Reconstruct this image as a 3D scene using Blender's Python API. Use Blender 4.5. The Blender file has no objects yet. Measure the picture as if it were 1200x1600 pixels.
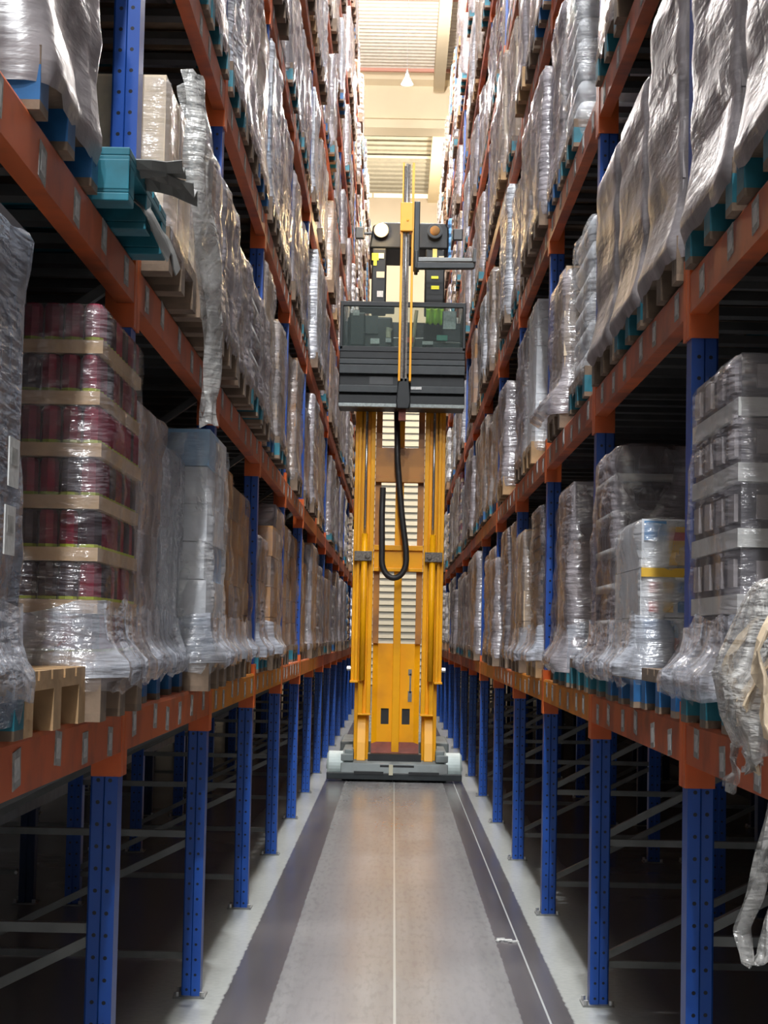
import bpy, math, random
from mathutils import Vector, Matrix, noise

S = bpy.context.scene
COL = S.collection
# ------------------------------------------------------------------ camera
CAMX, CAMZ = -0.036, 1.632
cd = bpy.data.cameras.new('camera'); cam = bpy.data.objects.new('camera', cd); COL.objects.link(cam)
cd.sensor_fit = 'VERTICAL'; cd.sensor_height = 24.0; cd.lens = 24.0 * 2900 / 1600
cd.clip_end = 200
PITCH, YAW, ROLL = 3.80, 0.373, 1.15
Rm = (Matrix.Rotation(math.radians(YAW), 4, 'Z') @ Matrix.Rotation(math.radians(90 + PITCH), 4, 'X')
      @ Matrix.Rotation(math.radians(ROLL), 4, 'Z'))
cam.matrix_world = Matrix.Translation((CAMX, 0, CAMZ)) @ Rm
S.camera = cam
# ------------------------------------------------------------------ view and world
S.view_settings.view_transform = 'Standard'; S.view_settings.look = 'None'
S.view_settings.exposure = 0.35; S.view_settings.gamma = 1.0; S.view_settings.use_curve_mapping = False
W = bpy.data.worlds.new('world'); S.world = W; W.use_nodes = True
W.node_tree.nodes['Background'].inputs[0].default_value = (0.55, 0.62, 0.75, 1)
W.node_tree.nodes['Background'].inputs[1].default_value = 0.012
# lamps: (x, y, z, watts, colour); every one has a fixture, see pendant_lamp below
COOL = (0.93, 0.96, 1.0); WARM = (1.0, 0.86, 0.64); HALL = (1.0, 0.94, 0.90)
LAMPS = [(0, -14.0, 13.6, 3200, COOL), (0, -5.5, 13.6, 3400, COOL), (0, 2.0, 13.6, 2400, COOL), (0, 9.5, 13.6, 1500, COOL), (0, 17.0, 13.6, 1600, COOL),
         (0, 24.5, 13.6, 1600, HALL), (0, 32.0, 13.6, 1400, HALL), (0.02, 40.0, 13.7, 900, HALL),
         (-1.9, 53.5, 13.7, 1100, WARM), (1.9, 53.5, 13.7, 1100, WARM),
         (-4.15, 14.0, 13.6, 1300, COOL), (-4.15, 26.0, 13.6, 1300, COOL)]
REARFILL = 0.9                          # glow of the unseen fill panel added behind the camera
PITCHY = 2.70; Y0 = 3.06            # upright spacing, first upright
NB = 17                             # bays
LV0, LVD = 1.39, 1.385              # top of first beam, level spacing
def lvl(n): return LV0 + LVD * (n - 1)
def upy(k): return Y0 + PITCHY * k
ORD = ['zeroth', 'first', 'second', 'third', 'fourth', 'fifth', 'sixth', 'seventh', 'eighth', 'ninth', 'tenth', 'eleventh',
       'twelfth', 'thirteenth', 'fourteenth', 'fifteenth', 'sixteenth', 'seventeenth', 'eighteenth']
SIDE = {-1: 'left', 1: 'right'}

# ------------------------------------------------------------------ helpers
class MB:
    def __init__(s): s.v = []; s.f = []; s.m = []
    def box(s, cx, cy, cz, sx, sy, sz, mi=0, rot=None):
        b = len(s.v)
        for dz in (-.5, .5):
            for dx, dy in ((-.5, -.5), (.5, -.5), (.5, .5), (-.5, .5)):
                p = Vector((dx * sx, dy * sy, dz * sz))
                if rot is not None: p = rot @ p
                s.v.append((cx + p.x, cy + p.y, cz + p.z))
        for q in ((0, 3, 2, 1), (4, 5, 6, 7), (0, 1, 5, 4), (1, 2, 6, 5), (2, 3, 7, 6), (3, 0, 4, 7)):
            s.f.append(tuple(b + i for i in q)); s.m.append(mi)
        return s
    def span(s, x0, x1, y0, y1, z0, z1, mi=0):
        return s.box((x0 + x1) / 2, (y0 + y1) / 2, (z0 + z1) / 2, abs(x1 - x0), abs(y1 - y0), abs(z1 - z0), mi)
    def tube(s, path, r, n=8, mi=0, cap=True):
        path = [Vector(p) for p in path]; b0 = len(s.v)
        rs = r if isinstance(r, (list, tuple)) else [r] * len(path)
        up = None
        for i, p in enumerate(path):
            d = (path[min(i + 1, len(path) - 1)] - path[max(i - 1, 0)]).normalized()
            if up is None:
                up = Vector((0, 0, 1)) if abs(d.z) < .9 else Vector((1, 0, 0))
            a = d.cross(up).normalized(); c = a.cross(d).normalized(); up = c
            for k in range(n):
                t = 2 * math.pi * k / n
                q = p + (a * math.cos(t) + c * math.sin(t)) * rs[i]
                s.v.append(tuple(q))
        for i in range(len(path) - 1):
            for k in range(n):
                a0 = b0 + i * n + k; a1 = b0 + i * n + (k + 1) % n
                s.f.append((a0, a1, a1 + n, a0 + n)); s.m.append(mi)
        if cap:
            s.f.append(tuple(b0 + k for k in range(n))[::-1]); s.m.append(mi)
            e = b0 + (len(path) - 1) * n
            s.f.append(tuple(e + k for k in range(n))); s.m.append(mi)
        return s
    def bar(s, p0, p1, w, h, mi=0):
        p0 = Vector(p0); p1 = Vector(p1); d = p1 - p0; L = d.length
        q = d.to_track_quat('X', 'Z').to_matrix()
        c = (p0 + p1) / 2
        return s.box(c.x, c.y, c.z, L, w, h, mi, q)
    def poly(s, pts, mi=0):
        b = len(s.v); s.v += [tuple(p) for p in pts]; s.f.append(tuple(range(b, b + len(pts)))); s.m.append(mi); return s
    def prism(s, prof, axis, a0, a1, mi=0):
        """prof: list of 2D points, extruded along axis ('x','y','z')"""
        b = len(s.v); n = len(prof)
        for a in (a0, a1):
            for (u, w) in prof:
                s.v.append({'x': (a, u, w), 'y': (u, a, w), 'z': (u, w, a)}[axis])
        for k in range(n):
            s.f.append((b + k, b + (k + 1) % n, b + n + (k + 1) % n, b + n + k)); s.m.append(mi)
        s.f.append(tuple(b + k for k in range(n))[::-1]); s.m.append(mi)
        s.f.append(tuple(b + n + k for k in range(n))); s.m.append(mi)
        return s
    def mesh(s, name, mats, smooth=False):
        me = bpy.data.meshes.new(name); me.from_pydata(s.v, [], s.f)
        if not isinstance(mats, (list, tuple)): mats = [mats]
        for m in mats: me.materials.append(m)
        me.polygons.foreach_set('material_index', s.m)
        if smooth: me.polygons.foreach_set('use_smooth', [True] * len(s.f))
        me.update(); return me
    def build(s, name, mats, parent=None, smooth=False, bevel=0, loc=None):
        o = bpy.data.objects.new(name, s.mesh(name, mats, smooth)); COL.objects.link(o)
        if parent is not None: o.parent = parent
        if loc: o.location = loc
        if bevel:
            md = o.modifiers.new('bevel', 'BEVEL'); md.width = bevel; md.segments = 2; md.limit_method = 'ANGLE'
        return o

def empty(name, label, cat, loc=(0, 0, 0), group=None, rz=0):
    o = bpy.data.objects.new(name, None); COL.objects.link(o); o.empty_display_size = .1
    o.location = loc; o.rotation_euler = (0, 0, rz); tag(o, label, cat, group); return o
def tag(o, label, cat, group=None):
    o['label'] = label; o['category'] = cat
    if group: o['group'] = group
    return o
def struct(o, label=None):
    o['kind'] = 'structure'
    if label: o['label'] = label
    return o
def inst(me, name, parent=None, loc=(0, 0, 0)):
    o = bpy.data.objects.new(name, me); COL.objects.link(o)
    if parent is not None: o.parent = parent
    o.location = loc; return o

# ------------------------------------------------------------------ materials
def mat(name, col, rough=.5, metal=0, spec=.5, var=0, scale=8, bump=0, bscale=30, dirt=None, dirtscale=3, emit=None, estr=0):
    m = bpy.data.materials.new(name); m.use_nodes = True; nt = m.node_tree; N = nt.nodes; L = nt.links
    p = N['Principled BSDF']; p.inputs['Base Color'].default_value = (*col, 1); p.inputs['Roughness'].default_value = rough
    p.inputs['Metallic'].default_value = metal; p.inputs['Specular IOR Level'].default_value = spec
    tc = N.new('ShaderNodeTexCoord')
    if var or dirt:
        nz = N.new('ShaderNodeTexNoise'); nz.inputs['Scale'].default_value = scale if not dirt else dirtscale
        nz.inputs['Detail'].default_value = 5; L.new(tc.outputs['Object'], nz.inputs['Vector'])
        cr = N.new('ShaderNodeValToRGB'); L.new(nz.outputs['Fac'], cr.inputs[0])
        if dirt:
            cr.color_ramp.elements[0].position = .45; cr.color_ramp.elements[1].position = .7
            cr.color_ramp.elements[0].color = (*col, 1); cr.color_ramp.elements[1].color = (*dirt, 1)
        else:
            cr.color_ramp.elements[0].position = .3; cr.color_ramp.elements[1].position = .7
            cr.color_ramp.elements[0].color = (*[c * (1 - var) for c in col], 1)
            cr.color_ramp.elements[1].color = (*[min(1, c * (1 + var)) for c in col], 1)
        L.new(cr.outputs[0], p.inputs['Base Color'])
    if bump:
        nb = N.new('ShaderNodeTexNoise'); nb.inputs['Scale'].default_value = bscale; nb.inputs['Detail'].default_value = 4
        L.new(tc.outputs['Object'], nb.inputs['Vector'])
        bp = N.new('ShaderNodeBump'); bp.inputs['Strength'].default_value = bump; bp.inputs['Distance'].default_value = .01
        L.new(nb.outputs['Fac'], bp.inputs['Height']); L.new(bp.outputs[0], p.inputs['Normal'])
    if emit:
        p.inputs['Emission Color'].default_value = (*emit, 1); p.inputs['Emission Strength'].default_value = estr
    return m

def film(name, col, lo, hi, rough=.16, sx=5, sz=1.2, bump=.6, tilt=.5, ripple=.8):
    """wrinkled stretch film: a glossy skin that is more or less see-through in streaks"""
    m = bpy.data.materials.new(name); m.use_nodes = True; nt = m.node_tree; N = nt.nodes; L = nt.links
    p = N['Principled BSDF']; out = N['Material Output']
    p.inputs['Roughness'].default_value = rough; p.inputs['Specular IOR Level'].default_value = .9; p.inputs['IOR'].default_value = 1.85
    tc = N.new('ShaderNodeTexCoord'); oi = N.new('ShaderNodeObjectInfo')
    mul = N.new('ShaderNodeMath'); mul.operation = 'MULTIPLY'; mul.inputs[1].default_value = 37.0; L.new(oi.outputs['Random'], mul.inputs[0])
    add = N.new('ShaderNodeVectorMath'); add.operation = 'ADD'; L.new(tc.outputs['Object'], add.inputs[0]); L.new(mul.outputs[0], add.inputs[1])
    mp = N.new('ShaderNodeMapping'); mp.inputs['Scale'].default_value = (sx, sx, sz * 3); mp.inputs['Rotation'].default_value = (tilt, tilt * .6, 0)
    L.new(add.outputs[0], mp.inputs['Vector'])
    n1 = N.new('ShaderNodeTexNoise'); n1.inputs['Scale'].default_value = 1.0; n1.inputs['Detail'].default_value = 5; n1.inputs['Distortion'].default_value = .8
    L.new(mp.outputs[0], n1.inputs['Vector'])
    mp2 = N.new('ShaderNodeMapping'); mp2.inputs['Scale'].default_value = (7, 7, 38); mp2.inputs['Rotation'].default_value = (.15, -.25, 0)
    L.new(add.outputs[0], mp2.inputs['Vector'])
    n2 = N.new('ShaderNodeTexNoise'); n2.inputs['Scale'].default_value = 1.0; n2.inputs['Detail'].default_value = 3; L.new(mp2.outputs[0], n2.inputs['Vector'])
    sm = N.new('ShaderNodeMath'); sm.operation = 'MULTIPLY_ADD'; sm.inputs[1].default_value = ripple
    L.new(n2.outputs['Fac'], sm.inputs[0]); L.new(n1.outputs['Fac'], sm.inputs[2])
    bp = N.new('ShaderNodeBump'); bp.inputs['Strength'].default_value = bump; bp.inputs['Distance'].default_value = .03
    L.new(sm.outputs[0], bp.inputs['Height']); L.new(bp.outputs[0], p.inputs['Normal'])
    cr = N.new('ShaderNodeValToRGB'); cr.color_ramp.elements[0].position = .35; cr.color_ramp.elements[1].position = .68
    cr.color_ramp.elements[0].color = (*[c * .72 for c in col], 1); cr.color_ramp.elements[1].color = (*[min(1, c * 1.3) for c in col], 1)
    L.new(n1.outputs['Fac'], cr.inputs[0]); L.new(cr.outputs[0], p.inputs['Base Color'])
    mr = N.new('ShaderNodeMapRange'); mr.inputs['From Min'].default_value = .35; mr.inputs['From Max'].default_value = .68
    mr.inputs['To Min'].default_value = lo; mr.inputs['To Max'].default_value = hi; L.new(n1.outputs['Fac'], mr.inputs['Value'])
    tr = N.new('ShaderNodeBsdfTransparent'); mx = N.new('ShaderNodeMixShader')
    L.new(mr.outputs[0], mx.inputs[0]); L.new(tr.outputs[0], mx.inputs[1]); L.new(p.outputs[0], mx.inputs[2]); L.new(mx.outputs[0], out.inputs['Surface'])
    return m

M = {}
M['blue'] = mat('blue_post_paint', (.010, .070, .36), .38, var=.18, scale=5)
M['orange'] = mat('orange_beam_paint', (.66, .14, .04), .42, dirt=(.30, .075, .035), dirtscale=4)
M['orange2'] = mat('bright_orange_connector_paint', (.70, .13, .022), .4, var=.12)
M['amber'] = mat('amber_beam_paint', (.80, .27, .015), .42, dirt=(.5, .16, .02), dirtscale=4)
M['galv'] = mat('galvanised_steel', (.20, .205, .20), .5, .5, var=.2)
M['galvdark'] = mat('dull_deck_steel', (.10, .10, .10), .6, .3, var=.2)
M['bolt'] = mat('zinc_bolt', (.6, .6, .6), .35, .8)
M['sticker'] = mat('grey_location_sticker', (.36, .36, .34), .5, var=.35, scale=60)
M['label'] = mat('white_paper_label', (.62, .62, .60), .5, var=.2, scale=50)
M['ink'] = mat('black_print', (.03, .03, .03), .6)
M['wood'] = mat('raw_pallet_wood', (.42, .26, .125), .7, var=.25, scale=9, bump=.3)
M['woodd'] = mat('grey_old_pallet_wood', (.20, .14, .095), .8, var=.3, scale=9, bump=.3)
M['teal'] = mat('teal_pallet_paint', (.014, .17, .23), .5, var=.3, scale=9)
M['pblue'] = mat('blue_pallet_paint', (.010, .11, .30), .5, var=.3, scale=9)
M['kraft'] = mat('brown_carton', (.36, .215, .12), .75, var=.14, scale=6)
M['kraft2'] = mat('orange_brown_carton', (.52, .25, .075), .75, var=.14, scale=6)
M['kraftl'] = mat('pale_carton', (.62, .45, .29), .7, var=.12, scale=6)
M['cream'] = mat('cream_carton', (.86, .70, .50), .6, var=.06, scale=6)
M['greyc'] = mat('grey_carton', (.30, .27, .275), .6, var=.2, scale=6)
M['greyd'] = mat('dark_grey_carton', (.10, .095, .105), .6, var=.2, scale=6)
M['whitec'] = mat('white_carton', (.72, .74, .77), .45, var=.06, scale=6)
M['bluec'] = mat('pale_blue_carton_print', (.28, .46, .66), .45, var=.15, scale=6)
M['seam'] = mat('carton_tape', (.45, .36, .25), .3)
M['red'] = mat('crimson_can', (.26, .008, .035), .28, .3, var=.3, scale=12)
M['candark'] = mat('dark_can', (.035, .012, .018), .3, .3)
M['lime'] = mat('lime_can_band', (.35, .42, .03), .4)
M['tray'] = mat('tan_tray', (.56, .38, .22), .65, var=.1)
M['traywhite'] = mat('pale_tray', (.55, .55, .53), .5, var=.1)
M['black'] = mat('black_plastic', (.016, .017, .018), .4, var=.2)
M['crate'] = mat('black_crate_plastic', (.02, .02, .022), .3)
M['yellowb'] = mat('yellow_box_print', (.78, .47, .05), .45)
M['blueb'] = mat('blue_box_print', (.10, .27, .52), .45)
M['redb'] = mat('red_box_print', (.58, .08, .06), .45)
M['purpleb'] = mat('violet_box_print', (.11, .09, .30), .45)
M['bottle'] = mat('dark_bottles', (.10, .085, .09), .3, var=.4, scale=14)
M['film'] = film('clear_stretch_film', (.47, .43, .45), .45, .88, rough=.17, bump=.75)
M['film_clear'] = film('thin_clear_stretch_film', (.50, .47, .50), .10, .46, rough=.11, bump=.9, ripple=1.1)
M['film_blue'] = film('bluish_stretch_film', (.30, .34, .41), .6, .95, rough=.22)
M['film_white'] = film('milky_stretch_film', (.66, .68, .73), .55, .92, rough=.13, bump=.9, ripple=1.1)
M['film_warm'] = film('warm_stretch_film', (.50, .45, .43), .35, .8, rough=.15, bump=.75)
M['film_loose'] = film('crumpled_loose_film', (.66, .65, .62), .4, .9, rough=.18, sx=12, sz=2, bump=.9)
M['film_skirt'] = film('milky_film_skirt', (.60, .63, .70), .35, .85, rough=.16, sx=8, sz=1.0, bump=.8)
M['film_bright'] = film('bright_stretch_film', (.80, .83, .88), .12, .52, rough=.10, bump=.9, ripple=1.1)
M['film_flat'] = film('taut_grey_stretch_film', (.31, .28, .285), .72, .97, rough=.33, sx=3.6, sz=1.2, bump=.38, tilt=.8, ripple=.3)
M['truck'] = mat('truck_yellow_paint', (.95, .43, .004), .34, spec=.3, dirt=(.78, .33, .01), dirtscale=2.2)
M['truckd'] = mat('dark_orange_mast_paint', (.50, .20, .02), .45, dirt=(.22, .09, .03), dirtscale=3)  # darker orange with brown blotches, for upper cross member and cheeks
M['rustred'] = mat('red_brown_primer', (.20, .04, .02), .6, var=.3)
M['steel'] = mat('polished_steel_rod', (.55, .55, .56), .22, .9)
M['chain'] = mat('greasy_lift_chain', (.16, .14, .12), .5, .6, var=.4, scale=40, bump=.6, bscale=90)
M['cab'] = mat('charcoal_cab_steel', (.008, .010, .011), .45, spec=.35, var=.2)
M['cabl'] = mat('slate_cab_steel', (.024, .029, .031), .42, spec=.35, var=.2)
M['chassis'] = mat('grey_chassis_paint', (.20, .23, .225), .5, dirt=(.12, .13, .125))
M['wheel'] = mat('pale_polyurethane_wheel', (.52, .60, .58), .45, var=.12)
M['rubber'] = mat('black_rubber_hose', (.02, .018, .018), .5)
M['hivis'] = mat('hi_vis_fabric', (.42, .75, .02), .8, bump=.4)
M['hivisy'] = mat('hi_vis_yellow_tape', (.80, .78, .02), .5)
M['stripey'] = mat('pale_yellow_tape', (.80, .66, .18), .5)
M['creamp'] = mat('cream_notice', (.62, .58, .42), .6)
M['skin'] = mat('skin', (.55, .30, .20), .5)
M['greenp'] = mat('green_plastic', (.03, .30, .20), .4)
M['grating'] = mat('light_edge_strip', (.30, .34, .33), .5, var=.3, scale=40)
M['amberlamp'] = mat('warm_headlamp_glass', (1, .8, .5), .2, emit=(1, .70, .34), estr=9)
M['amberring'] = mat('amber_halo_ring', (.9, .5, .2), .8, spec=.05, emit=(1, .42, .10), estr=1.3)  # amber ring glow painted in for the halo around the lit headlamp
M['amberoff'] = mat('unlit_headlamp_glass', (.30, .16, .06), .6, spec=.1)
M['bulb'] = mat('glowing_lamp_glass', (1, 1, 1), .3, emit=(1, .97, .95), estr=12)
M['alu'] = mat('spun_aluminium', (.75, .72, .72), .3, .6)
def glassmat():
    m = bpy.data.materials.new('dusty_cab_glass'); m.use_nodes = True; N = m.node_tree.nodes; L = m.node_tree.links
    p = N['Principled BSDF']; p.inputs['Base Color'].default_value = (.25, .30, .29, 1); p.inputs['Roughness'].default_value = .12
    tr = N.new('ShaderNodeBsdfTransparent'); tr.inputs[0].default_value = (.75, .8, .78, 1); mx = N.new('ShaderNodeMixShader'); mx.inputs[0].default_value = .09
    L.new(tr.outputs[0], mx.inputs[1]); L.new(p.outputs[0], mx.inputs[2]); L.new(mx.outputs[0], N['Material Output'].inputs['Surface']); return m
M['glass'] = glassmat()

def floor_mat():
    m = bpy.data.materials.new('worn_concrete_floor'); m.use_nodes = True; nt = m.node_tree; N = nt.nodes; L = nt.links; p = N['Principled BSDF']
    tc = N.new('ShaderNodeTexCoord'); sp = N.new('ShaderNodeSeparateXYZ'); L.new(tc.outputs['Object'], sp.inputs[0])
    def noi(scale, vec=(1, 1, 1), det=5):
        mp = N.new('ShaderNodeMapping'); mp.inputs['Scale'].default_value = vec; L.new(tc.outputs['Object'], mp.inputs[0])
        n = N.new('ShaderNodeTexNoise'); n.inputs['Scale'].default_value = scale; n.inputs['Detail'].default_value = det; L.new(mp.outputs[0], n.inputs['Vector']); return n.outputs['Fac']
    def mth(op, a, b=None, c=None):
        n = N.new('ShaderNodeMath'); n.operation = op
        for i, q in enumerate((a, b, c)):
            if q is None: continue
            if isinstance(q, (int, float)): n.inputs[i].default_value = q
            else: L.new(q, n.inputs[i])
        return n.outputs[0]
    def mixc(f, a, b):
        n = N.new('ShaderNodeMix'); n.data_type = 'RGBA'; L.new(f, n.inputs[0])
        for i, q in ((6, a), (7, b)):
            if isinstance(q, tuple): n.inputs[i].default_value = (*q, 1)
            else: L.new(q, n.inputs[i])
        return n.outputs[2]
    edge = noi(16, (1, .8, 1)); fine = noi(6, (6, 1, 1)); streak = noi(1.2, (7, .22, 1), 3); grain = noi(30, (1, 1, 1)); clouds = noi(.9, (1, 1, 1), 4)
    x = mth('ADD', sp.outputs['X'], mth('MULTIPLY_ADD', edge, .022, -.011)); ax = mth('ABSOLUTE', x)
    def band(v, a, b, soft):
        return mth('MULTIPLY', sstep(v, a - soft, a + soft), mth('SUBTRACT', 1.0, sstep(v, b - soft, b + soft)))
    def sstep(v, a, b):
        n = N.new('ShaderNodeMapRange'); n.interpolation_type = 'SMOOTHSTEP'; L.new(v, n.inputs['Value'])
        n.inputs['From Min'].default_value = a; n.inputs['From Max'].default_value = b; return n.outputs[0]
    base = mixc(sstep(streak, .25, .78), (.25, .25, .25), (.33, .33, .325))
    base = mixc(mth('MULTIPLY', sstep(fine, .45, .7), .5), base, (.20, .195, .20))
    lane = band(ax, .20, .44, .06)
    base = mixc(mth('MULTIPLY', lane, .45), base, (.30, .29, .30))
    dark = mixc(sstep(streak, .3, .7), (.062, .056, .064), (.10, .092, .10))
    c = mixc(mth('MULTIPLY', band(ax, .545, .765, .006), .92), base, dark)
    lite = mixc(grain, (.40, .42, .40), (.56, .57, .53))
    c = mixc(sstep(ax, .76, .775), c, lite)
    c = mixc(sstep(ax, 1.05, 1.25), c, (.22, .215, .21))  # floor darkened under the racks, their shade put into the colour
    c = mixc(band(mth('ABSOLUTE', sp.outputs['X']), -1, .006, .0015), c, (.52, .55, .52))
    c = mixc(band(mth('ABSOLUTE', mth('SUBTRACT', sp.outputs['X'], .665)), -1, .0045, .001), c, (.55, .57, .56))
    spk = sstep(grain, .62, .75); c = mixc(mth('MULTIPLY', spk, .10), c, (.12, .11, .11))
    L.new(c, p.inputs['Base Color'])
    L.new(mth('MULTIPLY_ADD', clouds, .14, .17), p.inputs['Roughness']); p.inputs['Specular IOR Level'].default_value = .6
    bp = N.new('ShaderNodeBump'); bp.inputs['Strength'].default_value = .05; bp.inputs['Distance'].default_value = .005; L.new(grain, bp.inputs['Height']); L.new(bp.outputs[0], p.inputs['Normal'])
    return m
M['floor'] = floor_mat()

def holes_blue():
    """blue post paint with two columns of punched holes (object space, every 67 mm)"""
    m = bpy.data.materials.new('punched_blue_post'); m.use_nodes = True; nt = m.node_tree; N = nt.nodes; L = nt.links; p = N['Principled BSDF']
    p.inputs['Roughness'].default_value = .36
    tc = N.new('ShaderNodeTexCoord'); sp = N.new('ShaderNodeSeparateXYZ'); L.new(tc.outputs['Object'], sp.inputs[0])
    def mth(op, a, b=None):
        n = N.new('ShaderNodeMath'); n.operation = op
        for i, q in enumerate((a, b)):
            if q is None: continue
            if isinstance(q, (int, float)): n.inputs[i].default_value = q
            else: L.new(q, n.inputs[i])
        return n.outputs[0]
    zz = mth('SUBTRACT', mth('MODULO', sp.outputs['Z'], .067), .0335)
    xx = mth('SUBTRACT', mth('ABSOLUTE', sp.outputs['X']), .019)
    r = mth('SQRT', mth('ADD', mth('MULTIPLY', zz, zz), mth('MULTIPLY', xx, xx)))
    hole = mth('LESS_THAN', r, .0062)
    nz = N.new('ShaderNodeTexNoise'); nz.inputs['Scale'].default_value = 4; L.new(tc.outputs['Object'], nz.inputs['Vector'])
    cr = N.new('ShaderNodeValToRGB'); cr.color_ramp.elements[0].color = (.008, .055, .30, 1); cr.color_ramp.elements[1].color = (.014, .10, .47, 1); L.new(nz.outputs['Fac'], cr.inputs[0])
    mx = N.new('ShaderNodeMix'); mx.data_type = 'RGBA'; L.new(hole, mx.inputs[0]); L.new(cr.outputs[0], mx.inputs[6]); mx.inputs[7].default_value = (.002, .004, .012, 1)
    L.new(mx.outputs[2], p.inputs['Base Color']); return m
M['post'] = holes_blue()

# ------------------------------------------------------------------ structure: floor, walls, roof
CEIL = 16.3; ENDY = 60.0; BACKY = -20.0; WL = -5.4; WR = 3.7
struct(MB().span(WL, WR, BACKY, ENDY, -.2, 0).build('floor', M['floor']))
sidem = mat('dark_grey_side_wall', (.085, .085, .09), .8, var=.1)
wallm = mat('cream_wall_panel', (.56, .48, .39), .7, var=.08, scale=.6)
concrete = mat('cream_concrete_beam', (.74, .62, .42), .7, var=.06, scale=.8, bump=.15)
roofm = mat('cream_roof_sheet', (.70, .63, .52), .5, var=.08)
greyroof = mat('grey_roof_sheet', (.36, .34, .29), .6, var=.08)
slatm = mat('pale_shutter_slat', (.72, .70, .62), .35)
pinkm = mat('pink_purlin_paint', (.62, .30, .22), .6)
struct(MB().span(WL, WR, ENDY, ENDY + .3, 9.2, CEIL - .36).span(WL, -1.6, ENDY, ENDY + .3, 0, 9.2).span(1.6, WR, ENDY, ENDY + .3, 0, 9.2)
       .span(WL, WR, ENDY, ENDY + .3, CEIL - .2, CEIL).build('wall_far', wallm))
struct(MB().span(WL - .3, WL, BACKY, ENDY + .3, 0, CEIL).build('wall_left', sidem))  # side wall drawn in close and dark to stop light leaking
struct(MB().span(WR, WR + .3, BACKY, ENDY + .3, 0, CEIL).build('wall_right', sidem))  # likewise pulled in and dark, keeps stray light from under the racks
struct(MB().span(WL, WR, BACKY - .3, BACKY, 0, CEIL).build('wall_back', greyroof))
fillm = mat('rear_fill_glow', (.8, .88, 1), .3, emit=(.80, .90, 1.0), estr=REARFILL)
w2 = struct(MB().span(-1.6, 1.6, BACKY + .02, BACKY + .06, .6, 6.2).build('added_rear_light_panel', fillm))  # unseen glowing panel, added to light faces turned to the camera
fr = MB()
for k in range(4): fr.span(-1.6 + k * 1.066 - .03, -1.6 + k * 1.066 + .03, BACKY + .05, BACKY + .14, .6, 6.2)
for k in range(6): fr.span(-1.6, 1.6, BACKY + .05, BACKY + .14, .6 + k * 1.12 - .03, .6 + k * 1.12 + .03)
fr.build('window_or_added_panel_frame', greyroof, w2)  # bars across the added light panel
# bright clerestory strip window high in the far wall
skym = mat('daylit_window_glass', (.9, .85, .7), .4, emit=(1, .88, .62), estr=1.0)
w = struct(MB().span(WL, WR, ENDY + .1, ENDY + .16, CEIL - .36, CEIL - .2).build('window_1', skym))
fr = MB()
for k in range(-5, 4): fr.span(k - .03, k + .03, ENDY + .02, ENDY + .1, CEIL - .36, CEIL - .2)
fr.build('window_or_added_panel_frame', wallm, w)
# roller shutter door behind the truck, pale horizontal slats
d = struct(MB().span(-1.6, 1.6, ENDY + .16, ENDY + .22, 0, 9.2).build('door_1', slatm))
sl = MB(); z = .02
while z < 9.1:
    sl.prism([(ENDY + .16, z), (ENDY + .02, z + .02), (ENDY + .10, z + .19), (ENDY + .16, z + .2)], 'x', -1.6, 1.6)
    z += .215
sl.build('slats', slatm, d)
# roof: ribbed deck whose ribs run across the aisle
rb = MB(); rb.span(WL, WR, BACKY, ENDY, CEIL, CEIL + .15)
y = 30.0
while y < 47.4:
    rb.prism([(y, CEIL), (y + .04, CEIL - .09), (y + .13, CEIL - .09), (y + .17, CEIL)], 'x', WL, WR); y += .26
struct(rb.build('ceiling', roofm))
rb = MB(); rb.span(WL, WR, 49.0, ENDY, CEIL - .2, CEIL - .02)
y = 49.6
while y < 59.8:
    rb.span(WL, WR, y, y + .1, CEIL - .26, CEIL - .2); y += .55
struct(rb.build('ceiling_far_bay', greyroof))
def ibeam(y0, y1, z0, z1):
    m = MB(); f = .22
    m.prism([(y0, z0), (y1, z0), (y1, z0 + f), ((y0 + y1) / 2 + .15, z0 + f + .1), ((y0 + y1) / 2 + .15, z1 - f - .1), (y1, z1 - f), (y1, z1), (y0, z1), (y0, z1 - f),
             ((y0 + y1) / 2 - .15, z1 - f - .1), ((y0 + y1) / 2 - .15, z0 + f + .1), (y0, z0 + f)], 'x', WL, WR)
    return m
struct(ibeam(47.4, 48.2, 14.78, 16.28).build('trim_1', concrete))
struct(MB().span(WL, WR, 46.9, 47.0, CEIL - .18, CEIL - .1).span(WL, WR, 41.6, 41.66, CEIL - .16, CEIL - .12).build('trim_2', pinkm))
struct(MB().span(.72, 1.0, 30, 47.4, CEIL - .55, CEIL - .1).span(.80, 1.15, 48.2, ENDY, CEIL - .5, CEIL - .2).build('trim_3', concrete))
struct(MB().span(WL, WR, 55.0, 55.08, CEIL - .32, CEIL - .26).build('trim_4', slatm))

# ------------------------------------------------------------------ pendant lamps
def lamp_meshes():
    prof = [(.025, .34), (.05, .33), (.055, .26), (.07, .22), (.11, .16), (.16, .06), (.19, .0)]
    n = 20; sh = MB()
    for r, z in prof:
        for k in range(n): sh.v.append((r * math.cos(2 * math.pi * k / n), r * math.sin(2 * math.pi * k / n), z))
    for i in range(len(prof) - 1):
        for k in range(n):
            a = i * n + k; b = i * n + (k + 1) % n; sh.f.append((a, b, b + n, a + n)); sh.m.append(0)
    shade = sh.mesh('lamp_shade', M['bulb'], True)
    cord = MB().tube([(0, 0, .34), (0, 0, CEIL - 13.6)], .008, 6).mesh('cord', M['alu'])
    cap = MB().tube([(0, 0, .33), (0, 0, .42), (0, 0, .50)], [.05, .05, .02], 12).mesh('lamp_cap', M['alu'], True)
    return shade, cord, cap
LSH, LCO, LCA = lamp_meshes()
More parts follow.
